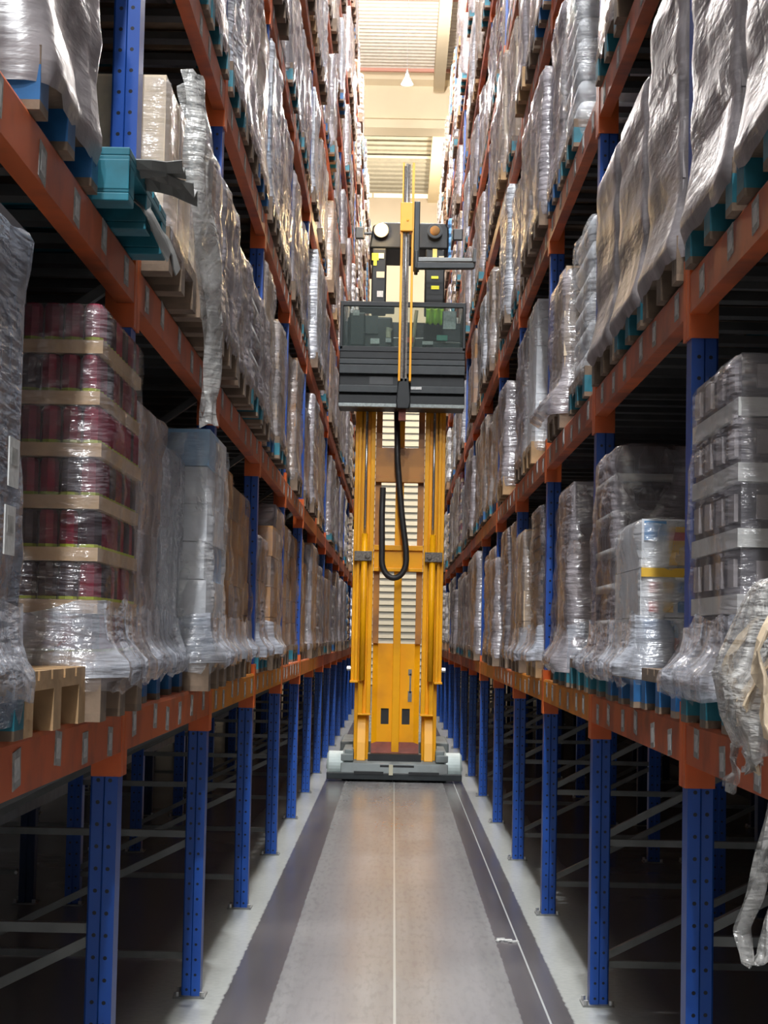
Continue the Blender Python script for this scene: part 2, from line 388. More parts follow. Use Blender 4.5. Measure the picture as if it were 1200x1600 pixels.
for i, (x, y, z, wt, c) in enumerate(LAMPS):
    where = 'hanging over the aisle' if abs(x) < .5 else ('over the end zone' if y > 45 else 'over the next aisle on the left')
    lab = 'glowing white bell pendant lamp hanging near the far ceiling' if y == 40.0 else 'pendant lamp %s, %d metres along the hall' % (where, round(y))
    t = empty('pendant_lamp', lab, 'lamp', (x, y, z), 'pendant lamps of the hall')
    t.scale = (.68, .68, .68)
    inst(LSH, 'lamp_shade', t); inst(LCA, 'lamp_cap', t)
    c_ = inst(LCO, 'cord', t); q_ = ((CEIL - z) / .68 - .34) / (CEIL - 13.6 - .34); c_.scale = (1, 1, q_); c_.location.z = .34 * (1 - q_)
    ld = bpy.data.lights.new('lamp_light', 'POINT'); ld.energy = wt; ld.color = c; ld.shadow_soft_size = .16
    lo = bpy.data.objects.new('lamp_light', ld); COL.objects.link(lo); lo.parent = t; lo.location = (0, 0, -.24)

# ------------------------------------------------------------------ rack: upright frames
PX0, PX1 = .87, .955                 # aisle post, distance from the aisle centre
RX0, RX1 = 1.87, 1.955               # rear post
FH = 12.2
def post_mesh():
    # omega section: the half next to the aisle stands proud of the half behind it, open at the back
    t = .004; w = .0425
    m = MB()
    prof = [(-w, -.05), (-.004, -.05), (.002, -.040), (w - .006, -.040), (w, -.034), (w, .05), (w - t, .05), (w - t, -.030), (.002, -.036), (-.004, -.044), (-w + t, -.044), (-w + t, .05), (-w, .05)]
    m.prism(prof, 'z', 0, FH); return m.mesh('post', M['post'])
POST = post_mesh()
def mirror_mesh(me, name):
    c = me.copy(); c.name = name
    for v in c.vertices: v.co.x = -v.co.x
    c.flip_normals(); return c
POST_R = mirror_mesh(POST, 'post')
bpm = MB(); bpm.span(-.075, .065, -.08, .07, 0, .008)
for bx, by in ((-.06, -.065), (.052, -.065), (-.06, .056)):
    bpm.tube([(bx, by, .008), (bx, by, .028)], .011, 6, 1)
PLATE = bpm.mesh('base_plate', [M['galv'], M['bolt']])
def brace_mesh(a, b):
    m = MB(); m.bar((a[0], 0, a[1]), (b[0], 0, b[1]), .035, .03)
    for p in (a, b): m.tube([(p[0], -.034, p[1]), (p[0], -.018, p[1])], .010, 6, 1)
    return m.mesh('brace', [M['galv'], M['bolt']])
BR = []
nodes = [.18, .72, 1.28, 2.0, 2.75, 3.55, 4.4, 5.3, 6.3, 7.4, 8.6, 9.8, 11.0]
for sgn in (-1, 1):
    lst = []
    for i, z in enumerate(nodes):
        lst.append(brace_mesh((sgn * (PX1 - .02), z), (sgn * (RX0 + .02), z)))
        if i + 1 < len(nodes):
            z2 = nodes[i + 1]
            lo_, hi_ = ((sgn * (PX1 - .02), z + .03), (sgn * (RX0 + .02), z2 - .03)) if sgn > 0 else ((sgn * (RX0 + .02), z + .03), (sgn * (PX1 - .02), z2 - .03))
            lst.append(brace_mesh(lo_, hi_))
    BR.append(lst)
for sgn in (-1, 1):
    for k in range(0, NB + 1):
        y = upy(k)
        t = empty('rack_upright_frame', 'blue %s rack upright frame, %s from the camera along the aisle' % (SIDE[sgn], ORD[k + 1]), 'rack upright', (0, y, 0), 'blue rack upright frames')
        xa = sgn * (PX0 + PX1) / 2; xr = sgn * (RX0 + RX1) / 2
        # profile's proud half must face the aisle
        inst(POST_R if sgn < 0 else POST, 'post', t, (xa, 0, 0)); inst(POST if sgn < 0 else POST_R, 'post', t, (xr, 0, 0))
        inst(PLATE, 'base_plate', t, (xa, 0, 0)); inst(PLATE, 'base_plate', t, (xr, 0, 0))
        nbr = 5 if k < 8 else 3
        for me in BR[0 if sgn < 0 else 1][:nbr if k > 5 else 9]: inst(me, 'brace', t)
# frames of the racks that stand back to back with these
M['shadedark'] = mat('shade_dark_blue_paint', (.004, .018, .07), .6, var=.2)  # post blue darkened, shade of the back rows put into the colour
POST_D = POST.copy(); POST_D.materials.clear(); POST_D.materials.append(M['shadedark'])
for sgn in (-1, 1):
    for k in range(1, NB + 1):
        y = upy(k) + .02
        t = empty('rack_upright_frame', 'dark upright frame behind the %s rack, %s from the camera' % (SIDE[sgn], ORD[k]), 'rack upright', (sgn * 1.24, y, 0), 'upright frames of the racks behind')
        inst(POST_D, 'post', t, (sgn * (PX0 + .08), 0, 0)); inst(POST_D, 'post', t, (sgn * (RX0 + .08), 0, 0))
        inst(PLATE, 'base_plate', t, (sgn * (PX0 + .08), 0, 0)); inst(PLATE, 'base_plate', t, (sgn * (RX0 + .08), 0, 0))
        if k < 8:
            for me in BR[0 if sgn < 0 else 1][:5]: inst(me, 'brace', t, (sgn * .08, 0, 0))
# grey guard rails along the foot of the left rack's rear side
for x, z, h, lab in ((-2.00, .82, .11, 'upper'), (-2.13, .62, .08, 'lower')):
    m = MB(); m.span(x - .02, x + .02, Y0 - 1, upy(8), z - h / 2, z + h / 2); m.span(x, x + .04, Y0 - 1, upy(8), z + h / 2 - .012, z + h / 2)
    tag(m.build('guard_rail', M['galv']), 'grey %s steel guard rail in the gap behind the left rack' % lab, 'guard rail', 'grey steel guard rails')

# ------------------------------------------------------------------ rack: beams
BL = PITCHY - .10
def beam_mesh(sgn):
    # closed section with a rolled ledge at the top, face towards the aisle
    m = MB(); x0 = sgn * .862; x1 = sgn * .912
    xs = sgn
    prof = [(x0, -.13), (x0, -.012), (x0 + xs * .006, 0), (x1, 0), (x1, -.035), (x1 + xs * .004, -.04), (x1 + xs * .004, -.13)]
    if sgn < 0: prof = prof[::-1]
    m.prism(prof, 'y', .052, PITCHY - .052); return m
def conn_mesh(sgn, near):
    m = MB(); a, b = (.866, .952)
    x0, x1 = (sgn * a, sgn * b)
    if near:   # at the near end of the beam: sits on the far face of the upright
        m.span(x0, x1, .050, .056, -.205, .055); m.span(sgn * .860, sgn * .868, .004, .060, -.205, .055)
    else:      # far end: the plate that faces the camera, with a return over the post's aisle face
        m.span(x0, x1, PITCHY - .058, PITCHY - .052, -.205, .055); m.span(sgn * .860, sgn * .868, PITCHY - .060, PITCHY - .004, -.205, .055)
    return m
BEAMS = {}
for sgn in (-1, 1):
    for c in ('orange', 'amber'):
        BEAMS[(sgn, c)] = beam_mesh(sgn).mesh('shelf_beam', M[c])
    for nr in (True, False): BEAMS[(sgn, nr)] = conn_mesh(sgn, nr).mesh('end_connector', M['orange2'])
def sticker_mesh(sgn):
    m = MB(); m.box(sgn * .8608, 0, 0, .002, .085, .085, 0)
    m.box(sgn * .8594, 0, 0, .0012, .05, .05, 1); return m.mesh('location_label', [M['sticker'], M['label']])
STK = {s: sticker_mesh(s) for s in (-1, 1)}
def vis_levels(b):
    far = upy(b) + PITCHY
    top = CAMZ + 1.03 * 993 / 2900 * far
    return [n for n in range(1, 9) if lvl(n) < top + .02]
rng = random.Random(5)
for sgn in (-1, 1):
    for b in range(0, NB):
        for n in vis_levels(b):
            c = 'amber' if (n == 1 and b in (2, 3)) else 'orange'
            t = empty('shelf_beam', '%s shelf beam, %s rack, %s shelf up, %s bay from the camera' % ('amber' if c == 'amber' else 'orange', SIDE[sgn], ORD[n], ORD[b + 1]),
                      'shelf beam', (0, upy(b), lvl(n)), 'orange shelf beams along the aisle')
            inst(BEAMS[(sgn, c)], 'rail', t)
            if b < 13:
                inst(BEAMS[(sgn, True)], 'end_connector', t); inst(BEAMS[(sgn, False)], 'end_connector', t)
            if b < 5:
                for q in range(6):
                    yy = .25 + .43 * q + rng.uniform(-.06, .06)
                    s_ = inst(STK[sgn], 'location_label', t, (0, yy, -.065 + rng.uniform(-.02, .015)))
                    s_.rotation_euler = (rng.uniform(-.12, .12), 0, 0)
# steel bar decks that carry the pallets, and the rear beams
dm = MB()
for k in range(9):
    yy = .20 + k * (PITCHY - .4) / 8
    dm.span(.915, 1.868, yy - .04, yy + .04, -.045, -.015)
dm.span(RX0, RX1, .055, PITCHY - .055, -.13, -.001, 1)
DECK = dm.mesh('shelf_deck', [M['galvdark'], M['orange']])
DECK_L = mirror_mesh(DECK, 'shelf_deck')
for sgn in (-1, 1):
    for b in range(0, NB):
        for n in vis_levels(b):
            if b > 8: continue
            o = inst(DECK if sgn > 0 else DECK_L, 'shelf_deck', None, (0, upy(b), lvl(n)))
            tag(o, 'dark steel bar deck, %s rack, %s shelf up, %s bay from the camera' % (SIDE[sgn], ORD[n], ORD[b + 1]), 'shelf deck', 'steel bar decks under the pallets')

# ------------------------------------------------------------------ pallets
PW, PD, PH = 1.2, .8, .145          # depth into the rack, width along the aisle, height
def pallet_mb(mb, mb_blocks, cx=0, cy=0, mi=0):
    for k in range(5): mb.span(cx - .6, cx + .6, cy - .4 + k * .165, cy - .4 + k * .165 + .14, PH - .022, PH, mi)
    for xx in (-.6, -.0725, .455): mb.span(cx + xx, cx + xx + .145, cy - .4, cy + .4, PH - .044, PH - .022, mi)
    for yy in (-.4, -.05, .3): mb.span(cx - .6, cx + .6, cy + yy, cy + yy + .1, 0, .022, mi)
def pallet_parts(col):
    m = MB(); pallet_mb(m, None); me = m.mesh('pallet', M[col])
    b = MB().span(-.0725, .0725, -.05, .05, .022, PH - .044).mesh('block', M[col])
    return me, b
def pallet_full(col, bcol):
    m = MB(); pallet_mb(m, None)
    for xx in (-.5275, 0, .5275):
        for yy in (-.35, 0, .35): m.span(xx - .0725, xx + .0725, yy - .05, yy + .05, .022, PH - .044, 1)
    return m.mesh('pallet', [M[col], M[bcol]])
PALL = {c: pallet_parts(c) for c in ('wood', 'woodd', 'teal', 'pblue')}
PALF = {'wood': pallet_full('wood', 'wood'), 'woodd': pallet_full('woodd', 'woodd'), 'teal': pallet_full('woodd', 'teal'), 'pblue': pallet_full('woodd', 'pblue'),
        'fullteal': pallet_full('teal', 'teal')}

# ------------------------------------------------------------------ goods
def cartons(mb, w, d, h, nx, ny, nl, mi, rnd, gap=.004, jit=.006, mi2=None):
    lh = h / nl; cw = 2 * w / nx; cd_ = 2 * d / ny
    for l in range(nl):
        ox, oy = rnd.uniform(-jit, jit), rnd.uniform(-jit, jit)
        for i in range(nx):
            for j in range(ny):
                if 0 < i < nx - 1 and 0 < j < ny - 1 and l < nl - 1: continue
                q = mi if mi2 is None or rnd.random() > .35 else mi2
                mb.box(-w + (i + .5) * cw + ox, -d + (j + .5) * cd_ + oy, (l + .5) * lh, cw - gap, cd_ - gap, lh - gap, q)
def rim(w, d, pitch):
    pts = []
    nx = int(2 * w / pitch); ny = int(2 * d / pitch)
    for i in range(nx):
        x = -w + pitch / 2 + i * (2 * w - pitch) / (nx - 1)
        pts += [(x, -d + pitch / 2), (x, d - pitch / 2)]
    for j in range(1, ny - 1):
        y = -d + pitch / 2 + j * (2 * d - pitch) / (ny - 1)
        pts += [(-w + pitch / 2, y), (w - pitch / 2, y)]
    return pts
def stack_mesh(style, h, seed):
    """the goods standing on a pallet (z=0 at the pallet's top)"""
    r = random.Random(seed); m = MB(); w, d = .575, .378
    if style == 'cans':
        nl = max(2, round(h / .144)); lh = h / nl
        for l in range(nl):
            z0 = l * lh; w_, d_ = w + r.uniform(-.006, .006), d + r.uniform(-.006, .006)
            m.span(-w_ + .035, w_ - .035, -d_ + .035, d_ - .035, z0, z0 + lh - .004, 1)
            m.span(-w_, w_, -d_, d_, z0, z0 + .036, 0)
            for (x, y) in rim(w_ - .004, d_ - .004, .054):
                m.tube([(x, y, z0 + .03), (x, y, z0 + .046), (x, y, z0 + lh - .014), (x, y, z0 + lh - .003)], [.024, .026, .026, .021], 8, 2 if r.random() > .38 else 1)
                m.tube([(x, y, z0 + .037), (x, y, z0 + .045)], .0265, 8, 3, False)
        return m.mesh('can_stack', [M['tray'], M['candark'], M['red'], M['lime']], False), 'can_stack', nl
    if style == 'bottles':
        nl = max(2, round(h / .155)); lh = h / nl
        for l in range(nl):
            z0 = l * lh
            m.span(-w + .035, w - .035, -d + .035, d - .035, z0, z0 + lh - .004, 1); m.span(-w, w, -d, d, z0, z0 + .03, 0)
            for (x, y) in rim(w, d, .085):
                m.tube([(x, y, z0 + .03), (x, y, z0 + lh * .62), (x, y, z0 + lh * .85), (x, y, z0 + lh - .004)], [.040, .040, .022, .018], 8, 2)
        return m.mesh('bottle_stack', [M['traywhite'], M['greyd'], M['bottle']], True), 'bottle_stack', nl
    if style == 'darkpack':
        nl = max(2, round(h / .19)); lh = h / nl
        for l in range(nl):
            z0 = l * lh; k = 5
            m.span(-w + .01, w - .01, -d + .01, d - .01, z0 + .05, z0 + lh - .004, 1); m.span(-w, w, -d, d, z0, z0 + .05, 0)
            for j in range(4): m.span(-w - .001, -w + .012, -d + .05 + j * .19, -d + .14 + j * .19, z0 + .07, z0 + lh - .03, 2); m.span(w - .012, w + .001, -d + .05 + j * .19, -d + .14 + j * .19, z0 + .07, z0 + lh - .03, 2)
            for j in range(5):
                m.span(-w + .05 + j * .23, -w + .16 + j * .23, -d + .002, -d + .012, z0 + .075, z0 + lh - .035, 3 if j % 2 else 2)
        return m.mesh('tray_stack', [M['traywhite'], M['greyd'], M['greyc'], M['purpleb']]), 'tray_stack', nl
    if style == 'crates':
        nl = max(3, round(h / .075)); lh = h / nl
        for l in range(nl):
            z0 = l * lh; m.span(-w + .015, w - .015, -d + .015, d - .015, z0, z0 + lh, 0)
            m.span(-w, w, -d, d, z0 + lh * .55, z0 + lh * .88, 0)
            for j in range(7): m.span(-w + .04 + j * .17, -w + .06 + j * .17, -d, -d + .02, z0, z0 + lh, 0)
        m.span(-w + .10, -w + .32, -d - .004, -d, h * .60, h * .72, 1); m.span(w - .32, w - .10, -d - .004, -d, h * .60, h * .72, 1)
        for j in range(4): m.span(-w + .13 + j * .045, -w + .155 + j * .045, -d - .006, -d - .004, h * .65, h * .68, 2)
        return m.mesh('crate_stack', [M['crate'], M['label'], M['ink']]), 'crate_stack', nl
    if style == 'whitebags':
        nl = max(3, round(h / .115)); lh = h / nl
        for l in range(nl):
            for i in range(3):
                for j in range(2):
                    cx = -w + (i + .5) * 2 * w / 3; cy = -d + (j + .5) * d; b = len(m.v)
                    n1, n2 = 10, 5
                    sx, sy, sz = w / 3 * 1.02, d / 2 * 1.02, lh / 2 * 1.05
                    for a in range(n2 + 1):
                        ph = -math.pi / 2 + math.pi * a / n2
                        for q in range(n1):
                            th = 2 * math.pi * q / n1 + math.pi / n1
                            cxp = math.copysign(abs(math.cos(th)) ** .16, math.cos(th)); syp = math.copysign(abs(math.sin(th)) ** .16, math.sin(th))
                            m.v.append((cx + sx * cxp * math.cos(ph) ** .2 if abs(ph) < 1.5 else cx, cy + sy * syp * (math.cos(ph) ** .2 if abs(ph) < 1.5 else 0), (l + .5) * lh + sz * math.sin(ph)))
                    for a in range(n2):
                        for q in range(n1):
                            a0 = b + a * n1 + q; a1 = b + a * n1 + (q + 1) % n1
                            m.f.append((a0, a1, a1 + n1, a0 + n1)); m.m.append(0 if l % 3 else 1 if i == 1 else 0)
        return m.mesh('bag_stack', [M['whitec'], M['bluec']], True), 'bag_stack', nl
    if style == 'printed':
        # display cartons printed in blue, yellow, red and white
        cartons(m, w, d, h, 3, 2, 3, 0, r)
        lh = h / 3
        for sy in (-1, 1):
            y = sy * (d + .004)
            def patch(x0, x1, z0, z1, mi, o=.0):
                m.span(x0, x1, y - sy * .006, y + sy * (.002 + o), z0, z1, mi)
            for sx in (-1, 1):
                a = sx * w
                patch(a - sx * .01, a - sx * .09, lh * 2 + .1, h - .01, 2); patch(a - sx * .10, a - sx * .30, lh * 2 + .01, h - .03, 1, .001); patch(a - sx * .10, a - sx * .19, lh * 2 + .10, h - .05, 3, .003)
                patch(a - sx * .17, a - sx * .24, lh * 2 + .04, lh * 2 + .11, 2, .004)
                patch(a, a - sx * .45, lh * 1.82, lh * 2.0, 1, .005)
                for q in range(8):
                    x_ = .03 + .052 * (q % 4); z_ = lh + .02 + .07 * (q // 4)
                    patch(a - sx * x_, a - sx * (x_ + .035), z_, z_ + .04, (3, 4, 2, 1)[(q * 3) % 4])
                patch(a - sx * .01, a - sx * .14, lh * .55, lh * .95, 2, .001); patch(a - sx * .12, a - sx * .27, lh * .35, lh * .6, 3, .002); patch(a - sx * .2, a - sx * .3, lh * .2, lh * .5, 1, .004)
        return m.mesh('carton_stack', [M['whitec'], M['yellowb'], M['blueb'], M['redb'], M['purpleb']]), 'carton_stack', 3
    spec = {'brown': ('kraft', 'kraft2', 3, 2, 5), 'orangebrown': ('kraft2', 'kraft', 3, 2, 5), 'pale': ('kraftl', 'cream', 3, 2, 4), 'cream': ('cream', None, 1, 1, 1),
            'grey': ('greyc', 'greyc', 3, 2, 5), 'mixed': ('greyc', 'kraft', 4, 3, 6), 'white': ('whitec', 'bluec', 3, 2, 6), 'plainwhite': ('whitec', None, 2, 1, 3),
            'dark': ('greyd', 'greyc', 3, 2, 6), 'small': ('kraftl', 'greyc', 5, 4, 8)}[style]
    a, b_, nx, ny, nl = spec
    nl = max(1, round(nl * h / .9)) if nl > 1 else 1
    cartons(m, w, d, h, nx, ny, nl, 0, r, mi2=1 if b_ else None)
    if style == 'cream':
        for sx in (-1, 1): m.span(sx * w, sx * (w + .002), -.03, .03, 0, h, 2)
        m.span(-.03, .03, -d - .002, d + .002, 0, h, 2)
    return m.mesh('carton_stack', [M[a], M[b_ or a], M['seam']]), 'carton_stack', nl

def wrap_mesh(h, seed, nl, filmname, flare=.02, amp=.012, skirt=.07, rough=.010, w=.586, d=.389, top=True, fold=.004):
    m = MB(); R = .04; off = Vector((seed * 3.7, seed * 1.3, 0)); per = []
    cn = 5
    def seg(p0, p1, n): return [(p0[0] + (p1[0] - p0[0]) * i / n, p0[1] + (p1[1] - p0[1]) * i / n) for i in range(n)]
    def arc(cx, cy, a0): return [(cx + R * math.cos(a0 + math.pi / 2 * i / cn), cy + R * math.sin(a0 + math.pi / 2 * i / cn)) for i in range(cn)]
    for ax, (cx, cy), (px, py), (qx, qy), n in (
            (0, (w - R, -d + R), (w, -d + R), (w, d - R), 10), (1, (w - R, d - R), (w - R, d), (-w + R, d), 14),
            (2, (-w + R, d - R), (-w, d - R), (-w, -d + R), 10), (3, (-w + R, -d + R), (-w + R, -d), (w - R, -d), 14)):
        a0 = -math.pi / 2 + ax * math.pi / 2
        per += [(cx + R * math.cos(a0 + math.pi / 2 * i / cn), cy + R * math.sin(a0 + math.pi / 2 * i / cn), math.cos(a0 + math.pi / 2 * i / cn), math.sin(a0 + math.pi / 2 * i / cn)) for i in range(cn)]
        nxn, nyn = ((1, 0), (0, 1), (-1, 0), (0, -1))[ax]
        per += [(px + (qx - px) * i / n, py + (qy - py) * i / n, nxn, nyn) for i in range(n)]
    N_ = len(per); lh = h / nl
    zs = [-skirt, -skirt * .5, -.005]; nz = max(6, int(h / .055)); zs += [h * (i + .5) / nz for i in range(nz)] + [h - .008]
    for z in zs:
        for i, (x, y, nx, ny) in enumerate(per):
            o = noise.noise(Vector((x * 2.2, y * 2.2, z * 2.4)) + off) * rough * 2.2
            o += noise.noise(Vector((x * 11, y * 11, z * 2.5)) + off) * rough * .8
            if z > 0:
                o += amp * (abs(math.sin(math.pi * z / lh)) - .3)
                o += fold * math.sin((x + y) * 17 + z * 11 + 3 * noise.noise(Vector((x, y, z)) * 2 + off))
            fl = max(0.0, 1 - max(z, 0) / .16) ** 2 * flare if z > -.006 else flare * (1.0 if z > -skirt * .8 else .6)
            o = max(o + fl, -.004 + .0)
            if z > h - .02: o -= .012
            m.v.append((x + nx * o, y + ny * min(o, .026), z + (noise.noise(Vector((x * 7, y * 7, seed))) * .03 if z < -skirt * .8 else 0)))
    R_ = len(zs)
    for k in range(R_ - 1):
        for i in range(N_):
            a = k * N_ + i; b = k * N_ + (i + 1) % N_; m.f.append((a, b, b + N_, a + N_)); m.m.append(0)
    if top:
        b0 = len(m.v)
        for (x, y, nx, ny) in per: m.v.append((x * .86, y * .80, h + .008 + noise.noise(Vector((x * 9, y * 9, seed))) * .02))
        for i in range(N_):
            a = (R_ - 1) * N_ + i; b = (R_ - 1) * N_ + (i + 1) % N_; m.f.append((a, b, b0 + (i + 1) % N_, b0 + i)); m.m.append(0)
        c = len(m.v); m.v.append((0, 0, h + .006))
        for i in range(N_): m.f.append((b0 + i, b0 + (i + 1) % N_, c)); m.m.append(0)
    return m.mesh('stretch_wrap', M[filmname], True)

STYLES = {'cans': ('crimson can trays', 'film_clear'), 'bottles': ('bottle trays', 'film'), 'darkpack': ('dark packs on pale trays', 'film_clear'), 'crates': ('black stacked crates', 'film_clear'),
          'whitebags': ('white bags', 'film_white'), 'printed': ('colourful printed cartons', 'film_clear'), 'brown': ('brown cartons', 'film_warm'),
          'orangebrown': ('orange-brown cartons', 'film_clear'), 'pale': ('pale tan cartons', 'film_warm'), 'cream': ('large cream carton', 'film_clear'), 'grey': ('grey cartons', 'film'),
          'mixed': ('grey and brown cartons', 'film'), 'white': ('white and blue cartons', 'film_white'), 'plainwhite': ('plain white packs', 'film_white'), 'dark': ('dark cartons', 'film'), 'small': ('small tan boxes', 'film_warm')}
def skirt_mesh(seed, flare):
    m = MB(); w, d = .592, .392; per = []
    for ax, (ox, oy), n in (((1, 0), (w, -d), 14), ((0, 1), (w, d), 18), ((-1, 0), (-w, d), 14), ((0, -1), (-w, -d), 18)):
        nx_, ny_ = ax; tx, ty = -ny_, nx_; L_ = 2 * (d if nx_ else w)
        for i in range(n): per.append((ox + tx * L_ * i / n, oy + ty * L_ * i / n, nx_, ny_))
    rows = [(.17, .006), (.11, .008), (.07, .22), (.035, .6), (.010, 1.0), (-.014, 1.06), (-.045, 1.0)]
    for j, (z, f) in enumerate(rows):
        for (x, y, nx_, ny_) in per:
            n_ = noise.noise(Vector((x * 6, y * 6, seed + z * 2))); zz = z + (n_ * .05 if j == 0 else n_ * .03 if j == 6 else n_ * .012)
            o = f * flare * (1 + .5 * n_) if f > .01 else f + .004 * n_
            m.v.append((x + nx_ * max(o, .004), y + ny_ * min(.027, max(o, .004)), zz))
    N2 = len(per)
    for k in range(len(rows) - 1):
        for i in range(N2):
            a = k * N2 + i; b = k * N2 + (i + 1) % N2; m.f.append((b, a, a + N2, b + N2)); m.m.append(0)
    return m.mesh('film_skirt', M['film_skirt'], True)
SKIRTS = {}
_cache = {}
def proto(style, h, seed, **kw):
    key = (style, round(h, 3), seed, tuple(sorted(kw.items())))
    if key not in _cache:
        kw = dict(kw); fn = kw.pop('film', STYLES[style][1])
        sm, pn, nl = stack_mesh(style, h, seed)
        _cache[key] = (sm, pn, wrap_mesh(h, seed, nl, fn, **kw) if fn else None)
    return _cache[key]
def fmt_h(h): return 'tall' if h > .88 else ('low' if h < .62 else 'mid-height')
def load(sgn, lv, bay, slot, style, h, seed, pal='woodd', face=.84, label=None, near=False, dy=0, dyl=0, **kw):
    yc = upy(bay) + .08 + .40 + .863 * slot + dy
    xc = sgn * (face + .6)
    slotname = ('near', 'middle', 'far')[slot]
    if label is None:
        label = '%s load of %s, %s rack, %s shelf, %s bay, %s place' % (fmt_h(h), STYLES[style][0], SIDE[sgn], ORD[lv], ORD[bay + 1], slotname)
    t = empty('wrapped_pallet_load', label, 'pallet load', (xc, yc, lvl(lv)), 'wrapped pallet loads in the racks', rz=0)
    if near:
        p = inst(PALL[pal][0] if pal in ('wood', 'woodd') else PALL['woodd'][0], 'pallet', t)
        for xx in (-.5275, 0, .5275):
            for yy in (-.35, 0, .35): inst(PALL[pal][1], 'block', p, (xx, yy, 0))
    else:
        inst(PALF[pal], 'pallet', t)
    sm, pn, wm = proto(style, h, seed, **kw)
    inst(sm, pn, t, (0, 0, PH))
    if wm: inst(wm, 'stretch_wrap', t, (0, 0, PH))
    if lv == 1 and bay < 4:
        fl = max(.06, kw.get('flare', .06)); k_ = (seed % 3, fl)
        if k_ not in SKIRTS: SKIRTS[k_] = skirt_mesh(k_[0] * 5.1, fl)
        inst(SKIRTS[k_], 'film_skirt', t, (0, 0, PH))
    return t

NEAR = {}
def N_(sgn, lv, b, s, *a, **k): NEAR[(sgn, lv, b, s)] = (a, k)
# ---- left rack
N_(-1, 1, 0, 0, 'dark', .97, 1, pal='teal', near=True, dy=.13, skirt=.11, film='film_blue', amp=.006, rough=.012, label='blue-grey wrapped load cut by the left frame edge, lowest shelf')
NEAR[(-1, 1, 0, 1)] = None
N_(-1, 1, 0, 2, 'cans', .97, 2, pal='woodd', near=True, dy=.012, flare=.05, amp=.015, face=.80, label='wrapped load of crimson cans on tan trays, lowest left shelf')
N_(-1, 1, 1, 0, 'mixed', .85, 3, pal='pblue', near=True, face=.865, film='film', flare=.05, label='grey wrinkled load just beyond the crimson can load')
N_(-1, 1, 1, 1, 'plainwhite', .80, 4, pal='pblue', near=True, face=.885, flare=.05, amp=.004, label='plain pale grey wrapped load just before the shiny white and blue one')
N_(-1, 1, 1, 2, 'white', .93, 5, pal='woodd', near=True, face=.785, flare=.03, rough=.012, film='film_bright', label='shiny white and blue wrapped load on the lowest left shelf')
N_(-1, 1, 2, 0, 'orangebrown', .89, 6, pal='woodd', near=True)
N_(-1, 1, 2, 1, 'orangebrown', .84, 7, pal='woodd', near=True)
N_(-1, 1, 2, 2, 'orangebrown', .78, 8, pal='wood', face=.88)
N_(-1, 1, 3, 0, 'mixed', .70, 9, pal='teal', face=.85)
N_(-1, 1, 3, 1, 'orangebrown', .80, 10, pal='woodd', face=.82)
NEAR[(-1, 2, 0, 0)] = None
N_(-1, 2, 0, 1, 'grey', 1.0, 11, pal='pblue', near=True, dy=.02, flare=.03, film='film_flat', label='tall grey wrapped load at the top left frame edge, second shelf')
NEAR[(-1, 2, 0, 2)] = None          # bare teal pallet, below
N_(-1, 2, 1, 0, 'cream', .50, 12, pal='woodd', near=True, face=.775, amp=.003, rough=.006, label='large cream carton in film beside the blue upright, second left shelf')
N_(-1, 2, 1, 1, 'pale', .60, 13, pal='woodd', near=True, face=.765, film='film_warm')
N_(-1, 2, 1, 2, 'grey', .61, 14, pal='woodd', near=True, face=.765)
N_(-1, 2, 2, 0, 'mixed', .56, 15, face=.78); N_(-1, 2, 2, 1, 'bottles', .56, 16, pal='teal', face=.78); N_(-1, 2, 2, 2, 'grey', .60, 17, face=.80)
N_(-1, 3, 1, 0, 'grey', .9, 18, pal='teal', near=True); N_(-1, 3, 1, 1, 'grey', .9, 19, pal='teal', near=True); N_(-1, 3, 1, 2, 'mixed', .95, 20, pal='teal')
N_(-1, 3, 2, 0, 'whitebags', .95, 21, pal='teal'); N_(-1, 3, 2, 1, 'grey', .9, 22); N_(-1, 3, 2, 2, 'pale', .9, 23, pal='pblue')
# ---- right rack
NEAR[(1, 1, 0, 0)] = None; NEAR[(1, 1, 0, 1)] = None     # torn load, below
N_(1, 1, 0, 2, 'darkpack', .87, 31, pal='teal', near=True, flare=.10, amp=.014, rough=.014, label='wrapped load of dark packs on pale trays at the right frame edge')
NEAR[(1, 1, 1, 0)] = None           # empty pallet, below
N_(1, 1, 1, 1, 'printed', .54, 32, pal='pblue', near=True, face=.83, flare=.05, rough=.012, film='film_bright', label='half-height load of blue and yellow printed cartons, lowest right shelf')
N_(1, 1, 1, 2, 'bottles', .90, 33, pal='teal', near=True, flare=.05, label='tall bottle tray load right behind the printed cartons')
NEAR[(1, 1, 2, 0)] = None
N_(1, 1, 2, 1, 'mixed', .90, 34, pal='teal', near=True, flare=.08, rough=.014)
N_(1, 1, 2, 2, 'brown', .88, 35, pal='woodd', face=.90)
N_(1, 1, 3, 0, 'crates', .93, 36, pal='wood', dy=.2, flare=.04, label='tall wrapped load of black crates with a white label, lowest right shelf')
NEAR[(1, 1, 3, 1)] = None
N_(1, 1, 3, 2, 'pale', .86, 37)
NEAR[(1, 2, 0, 0)] = None
for s_, pl in ((1, 'teal'), (2, 'teal')): N_(1, 2, 0, s_, 'grey', .98, 40 + s_, pal=pl, near=True, flare=.035, fold=.0, amp=.010, film='film_flat', rough=.0035)
for s_, pl, hh in ((0, 'woodd', .96), (1, 'teal', .80), (2, 'woodd', .79)): N_(1, 2, 1, s_, 'grey', hh, 43 + s_, pal=pl, near=True, flare=.04, fold=.0, amp=.010, film='film_flat', rough=.0035)
N_(1, 2, 2, 0, 'whitebags', .74, 46, pal='teal', near=True, dy=.15, film='film_bright')
N_(1, 2, 2, 2, 'pale', .75, 47, pal='woodd', flare=.12, film='film', dy=-.25); NEAR[(1, 2, 2, 1)] = None
